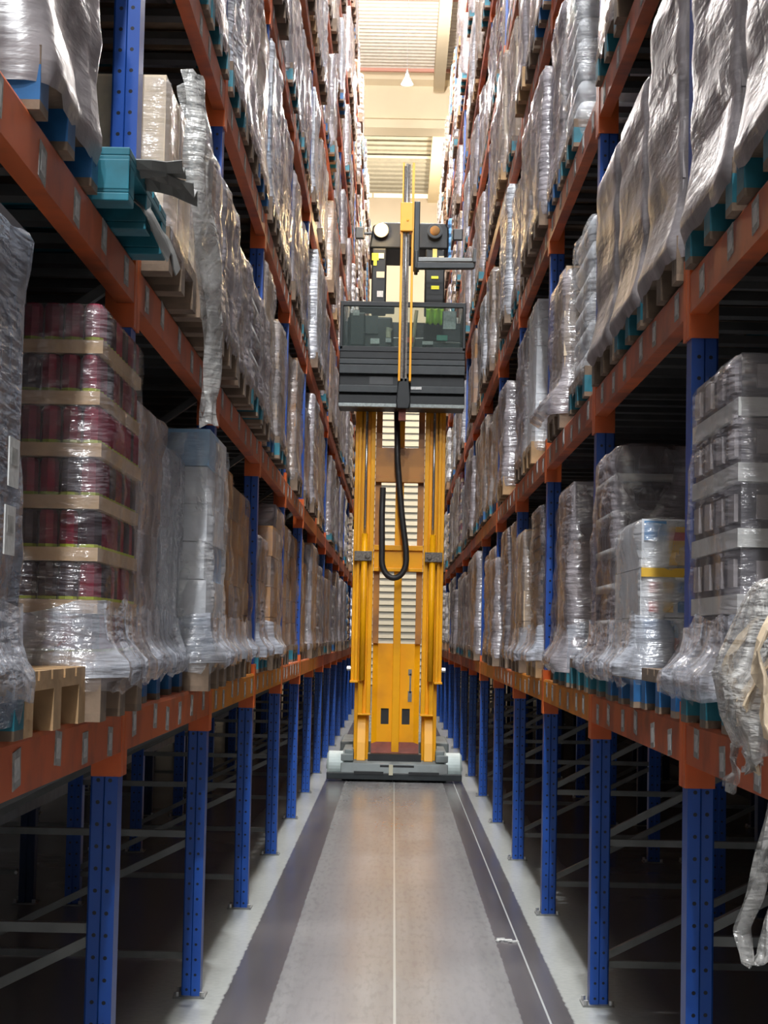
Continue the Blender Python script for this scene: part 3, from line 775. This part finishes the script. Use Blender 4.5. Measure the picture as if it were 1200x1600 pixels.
NEAR[(1, 2, 3, 0)] = None; N_(1, 2, 3, 1, 'plainwhite', .95, 48, pal='wood', film='film_bright'); N_(1, 2, 3, 2, 'grey', .9, 49)
NEAR[(1, 3, 2, 0)] = None; N_(1, 3, 2, 1, 'whitebags', 1.0, 50, pal='teal', film='film_bright')
N_(1, 3, 1, 2, 'pale', .95, 51, pal='teal'); N_(1, 3, 2, 2, 'grey', .95, 52, pal='pblue')

rnd = random.Random(77)
WEI = [('grey', 8), ('mixed', 7), ('bottles', 4), ('pale', 5), ('brown', 4), ('whitebags', 3), ('plainwhite', 2), ('small', 4), ('dark', 3), ('cans', 1), ('white', 1), ('orangebrown', 1)]
POOL = [s for s, n in WEI for _ in range(n)]
PALS = ['teal', 'woodd', 'wood', 'woodd', 'pblue', 'woodd', 'woodd']
HS = {'a': (.78, .88, .97), 'b': (.84, .93, 1.02)}
FARBAY = 10
count = 0
for b in range(0, NB):
    vis = vis_levels(b)
    for lv in vis:
        for sgn in (-1, 1):
            for s_ in range(3):
                key = (sgn, lv, b, s_)
                style = rnd.choice(POOL); hh = rnd.choice((.78, .86, .93, 1.0)); sd = rnd.randrange(2); pal = rnd.choice(PALS)
                fc = .84 + rnd.uniform(-.045, .045); dy = rnd.uniform(-.012, .012); emptyslot = rnd.random() < .06
                if lv == 1 and b >= 4: style = rnd.choice(('orangebrown', 'brown', 'pale', 'mixed', 'bottles', 'grey', 'orangebrown'))
                if key in NEAR:
                    if NEAR[key] is None: continue
                    a, k = NEAR[key]; load(sgn, lv, b, s_, *a, **k); count += 1; continue
                if b >= FARBAY or emptyslot: continue
                if b == 0 and s_ == 0: continue
                load(sgn, lv, b, s_, style, hh, 100 + sd, pal=pal, face=fc, dy=dy); count += 1
print('individual loads', count)

# remaining loads: the far bays, the racks behind and the shelves above the picture, as one mass
mm = MB(); fmats = [M['film'], M['film_warm'], M['film_white'], M['greyc'], M['kraft'], M['woodd'], M['teal'], M['film_clear'], M['bluec'], M['kraftl']]
opaque = [film('opaque_grey_wrap', (.40, .36, .36), 1, 1), film('opaque_tan_wrap', (.52, .42, .33), 1, 1), film('opaque_white_wrap', (.70, .69, .70), 1, 1), M['greyd'], M['kraft'], M['woodd'], M['teal'],
          film('opaque_pale_wrap', (.60, .55, .52), 1, 1), M['blueb'], M['orange']]
r2 = random.Random(9)
def mass(sgn, lv, b, s_, fc, detail):
    if r2.random() < .06: return
    yc = upy(b) + .48 + .863 * s_ + r2.uniform(-.01, .01); xc = sgn * (fc + .6); z = lvl(lv)
    mm.box(xc, yc, z + .011, 1.2, .8, .022, 5); mm.box(xc, yc, z + .134, 1.2, .8, .022, 5)
    if detail:
        pm = r2.choice((5, 6, 5, 5, 4))
        for xx in (-.5275, .5275):
            for yy in (-.35, 0, .35): mm.box(xc + xx, yc + yy, z + .072, .145, .1, .1, pm)
    else: mm.box(xc, yc, z + .07, 1.1, .7, .1, 5)
    h = r2.choice((.78, .86, .93, 1.0)); mi = r2.choice((0, 0, 1, 1, 2, 7, 7, 4, 8) if detail else (0, 1, 3))
    if not detail: mm.box(xc, yc, z + PH + h / 2, 1.16, .77, h, mi); return
    nl = r2.choice((4, 5, 6, 8)); lh = h / nl
    b0 = len(mm.v); rings = []
    for l in range(nl):
        for zz, o in ((l * lh + .004, -.012), (l * lh + lh * .3, .004 + r2.uniform(0, .01)), (l * lh + lh * .7, .004 + r2.uniform(0, .01)), (l * lh + lh - .004, -.012)): rings.append((zz, o))
    ch = .035
    for zz, o in rings:
        w, d = .585 + o, .385 + o
        for (x, y) in ((-w + ch, -d), (w - ch, -d), (w, -d + ch), (w, d - ch), (w - ch, d), (-w + ch, d), (-w, d - ch), (-w, -d + ch)):
            mm.v.append((xc + x, yc + y, z + PH + zz))
    for k in range(len(rings) - 1):
        for i in range(8):
            a = b0 + k * 8 + i; c = b0 + k * 8 + (i + 1) % 8; mm.f.append((a, c, c + 8, a + 8)); mm.m.append(mi)
    e = b0 + (len(rings) - 1) * 8; mm.f.append(tuple(e + i for i in range(8))); mm.m.append(mi)
for b in range(0, NB):
    vis = vis_levels(b)
    for lv in range(1, 9):
        for sgn in (-1, 1):
            for s_ in range(3):
                if b >= FARBAY and lv in vis: mass(sgn, lv, b, s_, .84 + r2.uniform(-.045, .045), True)
                elif lv not in vis: mass(sgn, lv, b, s_, .86, False)  # unseen upper loads, put in as cover from lamp light
                if s_ >= 0: mass(sgn, lv, b, s_, 2.22, False)      # rack behind, plain boxes added to block light and view
for b in (-1,):      # behind the camera, above the first shelf
    for lv in range(1, 9):
        for sgn in (-1, 1):
            for s_ in range(3): mass(sgn, lv, b, s_, .86, False)
o = mm.build('distant_pallet_loads', opaque); o['kind'] = 'stuff'
tag(o, 'dense far rows of wrapped pallet loads narrowing towards the end wall', 'pallet loads')

# ------------------------------------------------------------------ odd things on the shelves
def crumple(mb, pts_fn, nu, nv, mi=0):
    b = len(mb.v)
    for i in range(nu + 1):
        for j in range(nv + 1): mb.v.append(tuple(pts_fn(i / nu, j / nv)))
    for i in range(nu):
        for j in range(nv):
            a = b + i * (nv + 1) + j; mb.f.append((a, a + 1, a + nv + 2, a + nv + 1)); mb.m.append(mi)
# paper labels on the load at the left frame edge
for o_ in list(bpy.data.objects):
    if o_.get('label', '').startswith('blue-grey wrapped load cut by'):
        for yy, zz in ((.12, .58), (.10, .44)):
            inst(MB().span(.616, .619, yy - .05, yy + .05, zz - .05, zz + .05).span(.619, .6195, yy - .03, yy + .03, zz - .005, zz + .03, 1).mesh('paper_label', [M['label'], M['sticker']]), 'paper_label', o_)
# bare teal pallet, second left shelf, with torn grey sheets on it
t = empty('pallet', 'bare teal pallet overhanging the second left shelf in front of the upright', 'pallet', (-.766 - .6, 5.28, lvl(2)))
tm = MB(); pallet_mb(tm, None)
for xx in (-.5275, 0, .5275):
    for yy in (-.35, 0, .35): tm.span(xx - .0725, xx + .0725, yy - .05, yy + .05, .022, PH - .044)
tm.span(.20, .6, -.402, -.38, .03, .112); tm.build('deck', M['teal'], t, bevel=.003)
sh = MB(); rs = random.Random(3)
def sheet(x0, y0, z0, dx, dz, wy, droop, sd):
    def f(u, v):
        n = noise.noise(Vector((u * 3, v * 3, sd))) * .03
        return (x0 + dx * u, y0 + wy * v + n, z0 + dz * u - droop * u * u + n + .02 * math.sin(v * 9 + sd))
    return f
crumple(sh, sheet(-.98, 5.0, 2.89, .34, .03, .10, .02, 1), 8, 4); crumple(sh, sheet(-.90, 5.1, 2.91, .28, .04, .12, .09, 2), 8, 4); crumple(sh, sheet(-.86, 5.2, 2.895, .16, 0, .3, .20, 5), 8, 6)
o = sh.build('torn_sheet', mat('grey_torn_cardboard', (.16, .16, .15), .6, var=.3), smooth=False); o.modifiers.new('s', 'SOLIDIFY').thickness = .004
tag(o, 'torn grey sheets sticking out over the bare teal pallet', 'cardboard')
# strip of loose film hanging from the cream carton
def ribbon(path, w, sd, mb, ax=(0, 1, 0), nu=26, nv=5, amp=.02, curl=.6):
    P = [Vector(p) for p in path]
    def f(u, v):
        s = u * (len(P) - 1); i = min(int(s), len(P) - 2); q = P[i].lerp(P[i + 1], s - i)
        ww = w * (1 - .35 * u); a = (v - .5) * math.pi * curl
        d = Vector(ax) * (math.sin(a) * ww / 2) + Vector((math.cos(a) * ww * .35, 0, 0))
        n = noise.noise_vector(Vector((u * 6, v * 4, sd))) * amp
        return q + d + n
    crumple(mb, f, nu, nv)
m = MB(); ribbon([(-.745, 5.86, 3.42), (-.715, 5.88, 3.25), (-.70, 5.90, 3.05), (-.695, 6.1, 2.85), (-.69, 6.3, 2.66), (-.70, 6.4, 2.45), (-.71, 6.42, 2.36)], .15, 4, m, amp=.035, nu=40, nv=8, curl=1.2)
o = m.build('loose_film', M['film_loose'], smooth=True)
tag(o, 'loose crumpled film hanging from the cream carton down past the left beam', 'plastic film')
# torn load on the lowest right shelf at the frame edge
t = empty('torn_pallet_load', 'torn crumpled load with trailing film, lowest right shelf at the frame edge', 'pallet load', (1.455, 4.35, lvl(1)))
inst(PALF['wood'], 'pallet', t)
m = MB(); cartons(m, .54, .34, .20, 3, 2, 1, 0, random.Random(4), jit=.02); m.build('carton_stack', [M['kraft'], M['kraft2']], t, loc=(0, 0, PH))
wm = wrap_mesh(.26, 91, 1, 'film_loose', flare=.06, amp=.02, rough=.05, skirt=.16, fold=.02); inst(wm, 'stretch_wrap', t, (0, 0, PH))
m = MB()
def mound(u, v):
    x = -.60 + 1.1 * u; y = -.36 + .72 * v
    z = .30 + .20 * math.sin(math.pi * min(1, u * 1.2)) * math.sin(math.pi * v) + .05 * noise.noise(Vector((x * 6, y * 6, 2)))
    edge = min(u, v, 1 - v) ; z -= .22 * max(0, 1 - edge * 6)
    return (x, y, z + .05)
crumple(m, mound, 28, 20); m.build('crumpled_film', M['film_loose'], t, True)
m = MB()
for k, (dy_, dz_, ln) in enumerate(((-.20, .36, .34), (-.06, .22, .28), (.16, .30, .26))):
    ribbon([(-.64, dy_, dz_), (-.70, dy_ + .03, dz_ - ln * .4), (-.67, dy_ + .06, dz_ - ln * .7), (-.66, dy_ + .05, dz_ - ln)], .09, 20 + k, m, amp=.015, nu=14, nv=3)
m.build('torn_flap', [M['cream']], t, False).modifiers.new('s', 'SOLIDIFY').thickness = .005
m = MB(); ribbon([(-.63, -.42, .20), (-.66, -.40, .02), (-.68, -.36, -.12), (-.70, -.30, -.28), (-.72, -.27, -.38), (-.71, -.26, -.46), (-.68, -.27, -.44), (-.66, -.28, -.34)], .06, 31, m, amp=.02, nu=44, nv=5, curl=1.4)
ribbon([(-.63, .28, .16), (-.66, .27, .04), (-.67, .25, -.04), (-.68, .26, -.12)], .12, 33, m, amp=.03, nu=16, nv=5)
ribbon([(-.62, .05, .14), (-.67, .05, .0), (-.69, .03, -.06), (-.68, .0, -.02)], .16, 35, m, amp=.04, nu=16, nv=5)
m.build('trailing_film', M['film_loose'], t, True)
# empty pallets
t = empty('pallet', 'empty blue pallet beside the near right upright, lowest shelf', 'pallet', (1.45, upy(1) + .48, lvl(1)))
inst(PALF['pblue'], 'deck', t)
m = MB()
def low(u, v):
    x = -.60 + 1.2 * u; y = -.4 + .8 * v; return (x, y, PH + .012 + .018 * abs(noise.noise(Vector((x * 5, y * 5, 8)))) - .05 * max(0, 1 - min(u, v, 1 - v) * 14))
crumple(m, low, 24, 20); m.build('flat_film', M['film_white'], t, True)
t = empty('pallet', 'empty teal pallet before the second right upright bay, lowest shelf', 'pallet', (1.45, upy(2) + .48, lvl(1)))
inst(PALF['teal'], 'deck', t)
t = empty('pallet', 'empty wooden pallet between the dark left edge load and the can load', 'pallet', (-1.44, 4.475, lvl(1)))
inst(PALF['wood'], 'deck', t)
# open carton flap on the dark pack load
m = MB(); m.box(0, 0, 0, .34, .28, .004, 0, Matrix.Rotation(-.35, 3, 'Y')); m.box(.18, 0, .02, .20, .28, .004, 0, Matrix.Rotation(.3, 3, 'Y'))
o = m.build('cardboard_sheet', M['kraft'], loc=(1.16, upy(0) + 2.2, lvl(1) + PH + .955)); tag(o, 'bent brown cardboard sheet lying on the dark pack load', 'cardboard')
# floor litter
m = MB(); rs = random.Random(8)
for k in range(7):
    a = rs.uniform(0, 3); m.box(rs.uniform(-.05, .05), rs.uniform(-.05, .05), .004 + k * .0005, .045, .02, .006, 0, Matrix.Rotation(a, 3, 'Z') @ Matrix.Rotation(rs.uniform(-.2, .2), 3, 'X'))
o = m.build('litter', M['label'], loc=(.60, 10.15, 0)); tag(o, 'small white scraps on the dark floor strip right of centre', 'litter')

# ------------------------------------------------------------------ the truck
T = empty('high_rack_stacker_truck', 'yellow very narrow aisle stacker truck with raised dark operator cab', 'truck', (0, 20.85, 0))
def P(name, mb, mats, parent=T, **k): return mb.build(name, mats, parent, **k)
# chassis front (y=0 faces the camera)
m = MB()
m.prism([(0.0, .045), (.02, .03), (1.9, .03), (1.9, .22), (.10, .22), (.04, .20)], 'x', -.60, .60)
m.span(-.60, -.46, .05, 1.9, .22, .30); m.span(.46, .60, .05, 1.9, .22, .30)
ch = P('chassis', m, M['chassis'], bevel=.01)
P('lower_bumper', MB().span(-.755, .755, -.035, .02, .025, .10), M['cabl'], bevel=.008)
for x0, x1, z0, z1 in ((-.45, -.12, .085, .115), (.16, .50, .085, .115), (-.16, .22, .155, .185)):
    P('slot', MB().span(x0, x1, -.046 if z0 < .1 else .03, .05, z0, z1), M['black'], ch)
P('tag', MB().span(-.06, -.015, -.05, .05, .08, .19), M['creamp'], ch)
for s in (-1, 1):
    w_ = MB(); xa, xb = sorted((s * .56, s * .755)); w_.tube([(xa, .20, .17), (xa + .02, .20, .17), (xb - .02, .20, .17), (xb, .20, .17)], [.13, .155, .155, .13], 28)
    wl = P('wheel', w_, M['wheel'], smooth=False); P('hub', MB().tube([(s * .755, .2, .17), (s * .765, .2, .17)], .05, 16), M['galv'], wl)
    P('wheel_guard', MB().span(s * .46, s * .56, .12, .30, .20, .345), M['chassis'], bevel=.01)
P('tractor_body', MB().span(-.50, .50, 1.35, 3.2, .12, .38).span(-.66, .66, 1.9, 3.4, .06, .34), M['chassis'], bevel=.02)
P('battery_gap', MB().span(-.30, .30, .15, .40, .22, .30), M['black'])
# fixed mast
m = MB()
for s in (-1, 1):
    m.span(s * .30, s * .36, .42, .58, .2, 4.6); m.span(s * .36, s * .47, .50, .60, .2, 4.6); m.span(s * .41, s * .47, .42, .50, .2, 4.6)
P('fixed_mast', m, M['truck'], bevel=.006)
for s in (-1, 1):
    f = MB(); f.prism([(.20, .22), (.48, .22), (.48, .80), (.40, .80), (.24, .42)], 'x', s * .33, s * .43); P('mast_foot', f, M['truck'], bevel=.006)
# middle stage, two ribs each side
m = MB()
for s in (-1, 1):
    m.span(s * .285, s * .335, .26, .42, .735, 4.75); m.span(s * .335, s * .375, .33, .40, .735, 4.75); m.span(s * .375, s * .425, .26, .42, .735, 4.75); m.span(s * .28, s * .43, .25, .43, .725, .745)
P('middle_mast', m, M['truck'], bevel=.005)
# outer stage
m = MB()
for s in (-1, 1):
    m.span(s * .44, s * .475, .24, .44, 1.10, 4.95); m.span(s * .475, s * .515, .28, .40, 1.10, 4.95); m.span(s * .43, s * .525, .23, .45, 1.09, 1.115)
om = P('outer_mast', m, M['truck'], bevel=.005)
for s in (-1, 1): P('roller', MB().tube([(s * .50, .34, 1.25), (s * .56, .34, 1.25)], .025, 12), M['bolt'], om)
# inner plate, cheeks, cross members
def plate():
    m = MB(); z0, z1 = .40, 1.54
    # two tall holes near the foot
    for s in (-1, 1):
        xa, xb, ha, hb = sorted((s * .03, s * .27)) + [.62, .80]
        hx0, hx1 = sorted((s * .075, s * .165))
        m.span(xa, xb, .46, .48, z0, ha); m.span(xa, xb, .46, .48, hb, z1); m.span(xa, hx0, .46, .48, ha, hb); m.span(hx1, xb, .46, .48, ha, hb)
    m.prism([(-.27, .44), (-.21, .46), (-.21, .48), (-.27, .48)], 'z', z0, 2.4); m.prism([(.27, .44), (.27, .48), (.21, .48), (.21, .46)], 'z', z0, 2.4)
    return m
ip = P('inner_plate', plate(), M['truck'])
for s in (-1, 1): P('hole_lining', MB().span(s * .17, s * .07, .49, .52, .61, .81), M['black'], ip)
P('scuff', MB().span(.155, .175, .452, .4605, .98, 1.20).span(.14, .18, .452, .4605, 1.18, 1.25).span(.14, .185, .452, .4605, .88, 1.0), M['galv'], ip)
P('centre_post', MB().span(-.04, .045, .36, .44, .22, 2.36).span(-.045, .05, .40, .44, 2.30, 4.3), M['truck'], bevel=.006)
P('toe_plate', MB().prism([(.30, .24), (.46, .24), (.46, .42), (.40, .36)], 'x', -.27, .27), M['rustred'])
cm = P('cross_member', MB().span(-.28, .28, .34, .40, 2.36, 2.66).span(-.28, .28, .30, .34, 2.60, 2.66).span(-.28, .28, .30, .34, 2.36, 2.40), M['truck'], bevel=.006)
cm2 = P('cross_member', MB().span(-.28, .28, .34, .42, 3.38, 3.78).span(-.28, .28, .30, .34, 3.38, 3.43), M['truckd'], bevel=.006)
for s in (-1, 1):
    P('cross_cheek', MB().span(s * .21, s * .28, .40, .44, 1.54, 4.3), M['truckd'])
    c_ = P('lift_cylinder', MB().tube([(s * .385, .20, 1.12), (s * .385, .20, 2.78)], .034, 16), M['truck'], smooth=True)
    P('piston_rod', MB().tube([(s * .385, .20, 2.78), (s * .385, .20, 4.3)], .016, 12), M['steel'], c_, smooth=True)
    P('clamp', MB().span(s * .30, s * .50, .15, .28, 2.47, 2.58).tube([(s * .35, .13, 2.525), (s * .35, .16, 2.525)], .03, 8), M['chain'], c_, bevel=.004)
# hose loop hanging under the cab
pts = [(-.05, .10, 4.25), (-.03, .10, 3.6), (.03, .10, 3.0), (.085, .10, 2.6)]
for k in range(13):
    a = math.pi * k / 12; pts.append((-.048 + .137 * math.cos(a), .10, 2.48 - .20 * math.sin(a)))
pts += [(-.188, .10, 2.7), (-.195, .10, 3.0), (-.19, .14, 3.3)]
P('hose_loop', MB().tube(pts, .034, 12), M['rubber'], smooth=True)
# ---- cab
cab = MB()
cab.span(-.70, .70, -.35, .05, 4.70, 4.80)
cab.span(-.70, .70, -.30, .10, 4.16, 4.70)
cabo = P('cab_floor', cab, M['cab'], bevel=.01)
for z0, z1, y0, mt in ((4.16, 4.20, -.37, 'grating'), (4.20, 4.30, -.34, 'cab'), (4.32, 4.40, -.38, 'cabl'), (4.53, 4.63, -.38, 'cabl'), (4.64, 4.70, -.35, 'cabl')):
    P('sill_rail', MB().span(-.70, .70, y0, -.29, z0, z1), M[mt], cabo, bevel=.006)
P('front_badge', MB().span(.10, .22, -.392, -.38, 4.36, 4.39), M['label'], cabo)
P('slot', MB().span(-.36, -.10, -.305, -.29, 4.42, 4.51), M['black'], cabo)
# front screen: frame, panes, what stands behind it
fr = MB()
fr.span(-.70, .70, -.36, -.31, 5.29, 5.345); fr.span(-.70, -.665, -.36, -.31, 4.80, 5.30); fr.span(.665, .70, -.36, -.31, 4.80, 5.30); fr.span(-.70, .70, -.36, -.31, 4.78, 4.84)
sf = P('screen_frame', fr, M['cab'], bevel=.006)
P('pane', MB().span(-.665, .665, -.345, -.338, 4.84, 5.29), M['glass'], sf)
P('side_panel', MB().span(-.70, -.67, -.31, .6, 4.7, 5.3).span(.67, .70, -.31, .6, 4.7, 5.3), M['cab'])
P('rear_panel', MB().span(-.67, .67, .56, .60, 4.7, 5.27), M['cab'])
P('console', MB().span(-.62, -.12, -.20, .10, 4.8, 5.20).span(-.12, .25, -.15, .10, 4.8, 4.98).span(.25, .66, -.20, .10, 4.8, 4.93).span(-.60, -.42, -.24, -.20, 4.86, 5.24), M['cabl'], bevel=.02)
P('monitor', MB().span(-.42, -.28, -.26, -.20, 5.0, 5.2), M['black'])
P('paper_note', MB().span(-.56, -.49, -.262, -.25, 5.20, 5.26), M['label'])
P('operating_lever', MB().tube([(.02 + .09, -.25, 4.84), (.15, -.25, 5.27)], .022, 10), M['creamp'], smooth=True)
P('joystick', MB().tube([(-.16, -.28, 4.95), (-.16, -.28, 5.02), (-.15, -.28, 5.06)], [.03, .03, .04], 10), M['creamp'])
P('document_tray', MB().span(.44, .60, -.28, -.24, 5.06, 5.26), M['cabl'])
P('document', MB().span(.45, .59, -.295, -.285, 5.06, 5.26), M['label'])
P('clutter', MB().span(.22, .34, -.29, -.24, 4.88, 4.92, 0).span(-.36, -.26, -.29, -.24, 4.88, 4.94, 0).span(-.19, -.13, -.29, -.24, 4.90, 4.95, 0).span(.38, .50, -.29, -.25, 4.93, 4.99, 1).span(.05, .12, -.29, -.24, 4.90, 4.96, 2), [M['label'], M['greenp'], M['redb']])
# ---- uprights and overhead guard
m = MB(); m.span(-.365, -.20, -.10, .35, 5.3, 6.0); P('guard_post', m, M['cab'], bevel=.015)
m = MB(); m.span(.24, .46, -.10, .35, 5.3, 6.0); P('guard_post', m, M['cab'], bevel=.015)
m = MB(); m.prism([(-.40, 6.0), (-.36, 6.26), (-.28, 6.30), (.46, 6.30), (.50, 6.24), (.50, 6.0)], 'y', -.10, .9)
og = P('overhead_guard', m, M['cab'], bevel=.02)
P('shelf', MB().span(-.50, -.10, -.15, .2, 5.30, 5.36), M['cabl'], bevel=.01)
for s, x, mt in ((-1, -.265, 'amberlamp'), (1, .34, 'amberoff')):
    h_ = P('headlamp', MB().tube([(x, -.10, 6.19), (x, -.19, 6.19)], [.05, .085], 20), M['black'], og)
    rg = MB(); rg.tube([(x, -.185, 6.19), (x, -.198, 6.19)], [.082, .076], 20); P('lamp_ring', rg, M['amberring' if s < 0 else 'cabl'], h_)  # ring on the lit side glows in place of a halo
    g = MB(); g.tube([(x, -.195, 6.19), (x, -.208, 6.19), (x, -.216, 6.19)], [.058, .052, .02], 20); P('lamp_glass', g, M[mt], h_, smooth=True)
ld = bpy.data.lights.new('headlamp_light', 'POINT'); ld.energy = 18; ld.color = (1, .72, .38); ld.shadow_soft_size = .06
lo = bpy.data.objects.new('headlamp_light', ld); COL.objects.link(lo); lo.parent = T; lo.location = (-.265, -.29, 6.19)
for s, x0, x1 in ((-1, -.56, -.46), (1, .55, .66)): P('side_mirror', MB().span(x0, x1, -.05, .02, 6.12, 6.25).span(min(x0, x1) if s > 0 else x1 - .02, (x0 + .02) if s > 0 else x1 + .1, -.02, .0, 6.17, 6.20), M['black'], bevel=.01)
def deco(name, mt, *bx):
    m = MB()
    for b_ in bx: m.span(b_[0], b_[1], -.112, -.101, b_[2], b_[3])
    P(name, m, M[mt])
deco('yellow_notice', 'hivisy', (-.365, -.29, 5.86, 5.94), (-.345, -.31, 5.80, 5.86))
deco('paper_notice', 'creamp', (-.29, -.23, 5.88, 5.94), (-.31, -.22, 5.66, 5.73)); deco('paper_notice', 'label', (-.30, -.23, 5.44, 5.51))
deco('warning_stripe', 'stripey', (.32, .37, 5.78, 6.0)); deco('warning_stripe', 'hivisy', (.31, .39, 5.66, 5.69)); deco('warning_stripe', 'hivisy', (.31, .40, 5.54, 5.58)); deco('paper_notice', 'creamp', (.39, .45, 5.82, 5.92))
# ---- auxiliary mast
A = MB()
for x0, x1 in ((-.045, -.02), (.075, .10)): A.span(x0, x1, -.62, -.50, 4.42, 6.12)
am = P('auxiliary_mast', A, M['truck'], bevel=.004)
A = MB()
for x0, x1 in ((-.035, -.012), (.072, .10)): A.span(x0, x1, -.60, -.52, 6.1, 6.86)
P('mast_extension', A, M['truck'], am)
P('lift_chain', MB().span(-.018, .008, -.60, -.55, 4.42, 6.82).span(.030, .052, -.60, -.55, 4.42, 6.84), M['chain'], am)
P('lift_rod', MB().tube([(.018, -.58, 4.42), (.018, -.58, 6.85)], .012, 10), M['steel'], am, smooth=True)
P('mast_carriage', MB().span(-.05, .088, -.66, -.48, 6.08, 6.40).tube([(.03, -.67, 6.20), (.03, -.65, 6.20)], .014, 8), M['truck'], bevel=.008)
P('swivel_bracket', MB().prism([(-.04, 4.46), (.075, 4.46), (.10, 4.20), (.08, 4.12), (-.05, 4.12), (-.06, 4.20)], 'y', -.60, -.38), M['cab'], bevel=.01)
P('swivel_foot', MB().span(-.03, .05, -.50, -.40, 4.0, 4.12), M['rustred'])
fk = MB(); fk.span(.10, .165, -.72, -.66, 5.62, 6.40); fa = P('fork_upright', fk, M['cabl'], bevel=.01)
for z0, z1, y0 in ((5.73, 5.78, -.72), (5.60, 5.67, -1.0)):
    f = MB(); f.prism([(.13, z0), (.74, z0 + .012), (.76, z0 + .02), (.76, z1 - .01), (.74, z1), (.13, z1)], 'y', y0, y0 + .11)
    P('fork', f, M['galv' if z0 > 5.7 else 'cabl'], bevel=.005)
P('fork_tip_sensor', MB().span(.745, .775, -1.02, -.60, 5.68, 5.82), M['black'])
P('fork_backrest', MB().span(.11, .15, -1.0, -.6, 5.60, 5.80), M['cabl'], bevel=.01)
# hi-vis vest hanging over the rear of the console
vm = MB()
def vest(u, v):
    x = .26 + .19 * u; z = 5.29 - .17 * v; return (x, -.275 + .02 * math.sin(u * 16) + .02 * v, z + .012 * math.sin(u * 20) * v)
crumple(vm, vest, 16, 8)
o = vm.build('hi_vis_vest', M['hivis'], smooth=True); o.location = (0, 20.85, 0); o.modifiers.new('s', 'SOLIDIFY').thickness = .006
tag(o, 'lime hi-vis vest hanging behind the truck cab screen', 'vest')
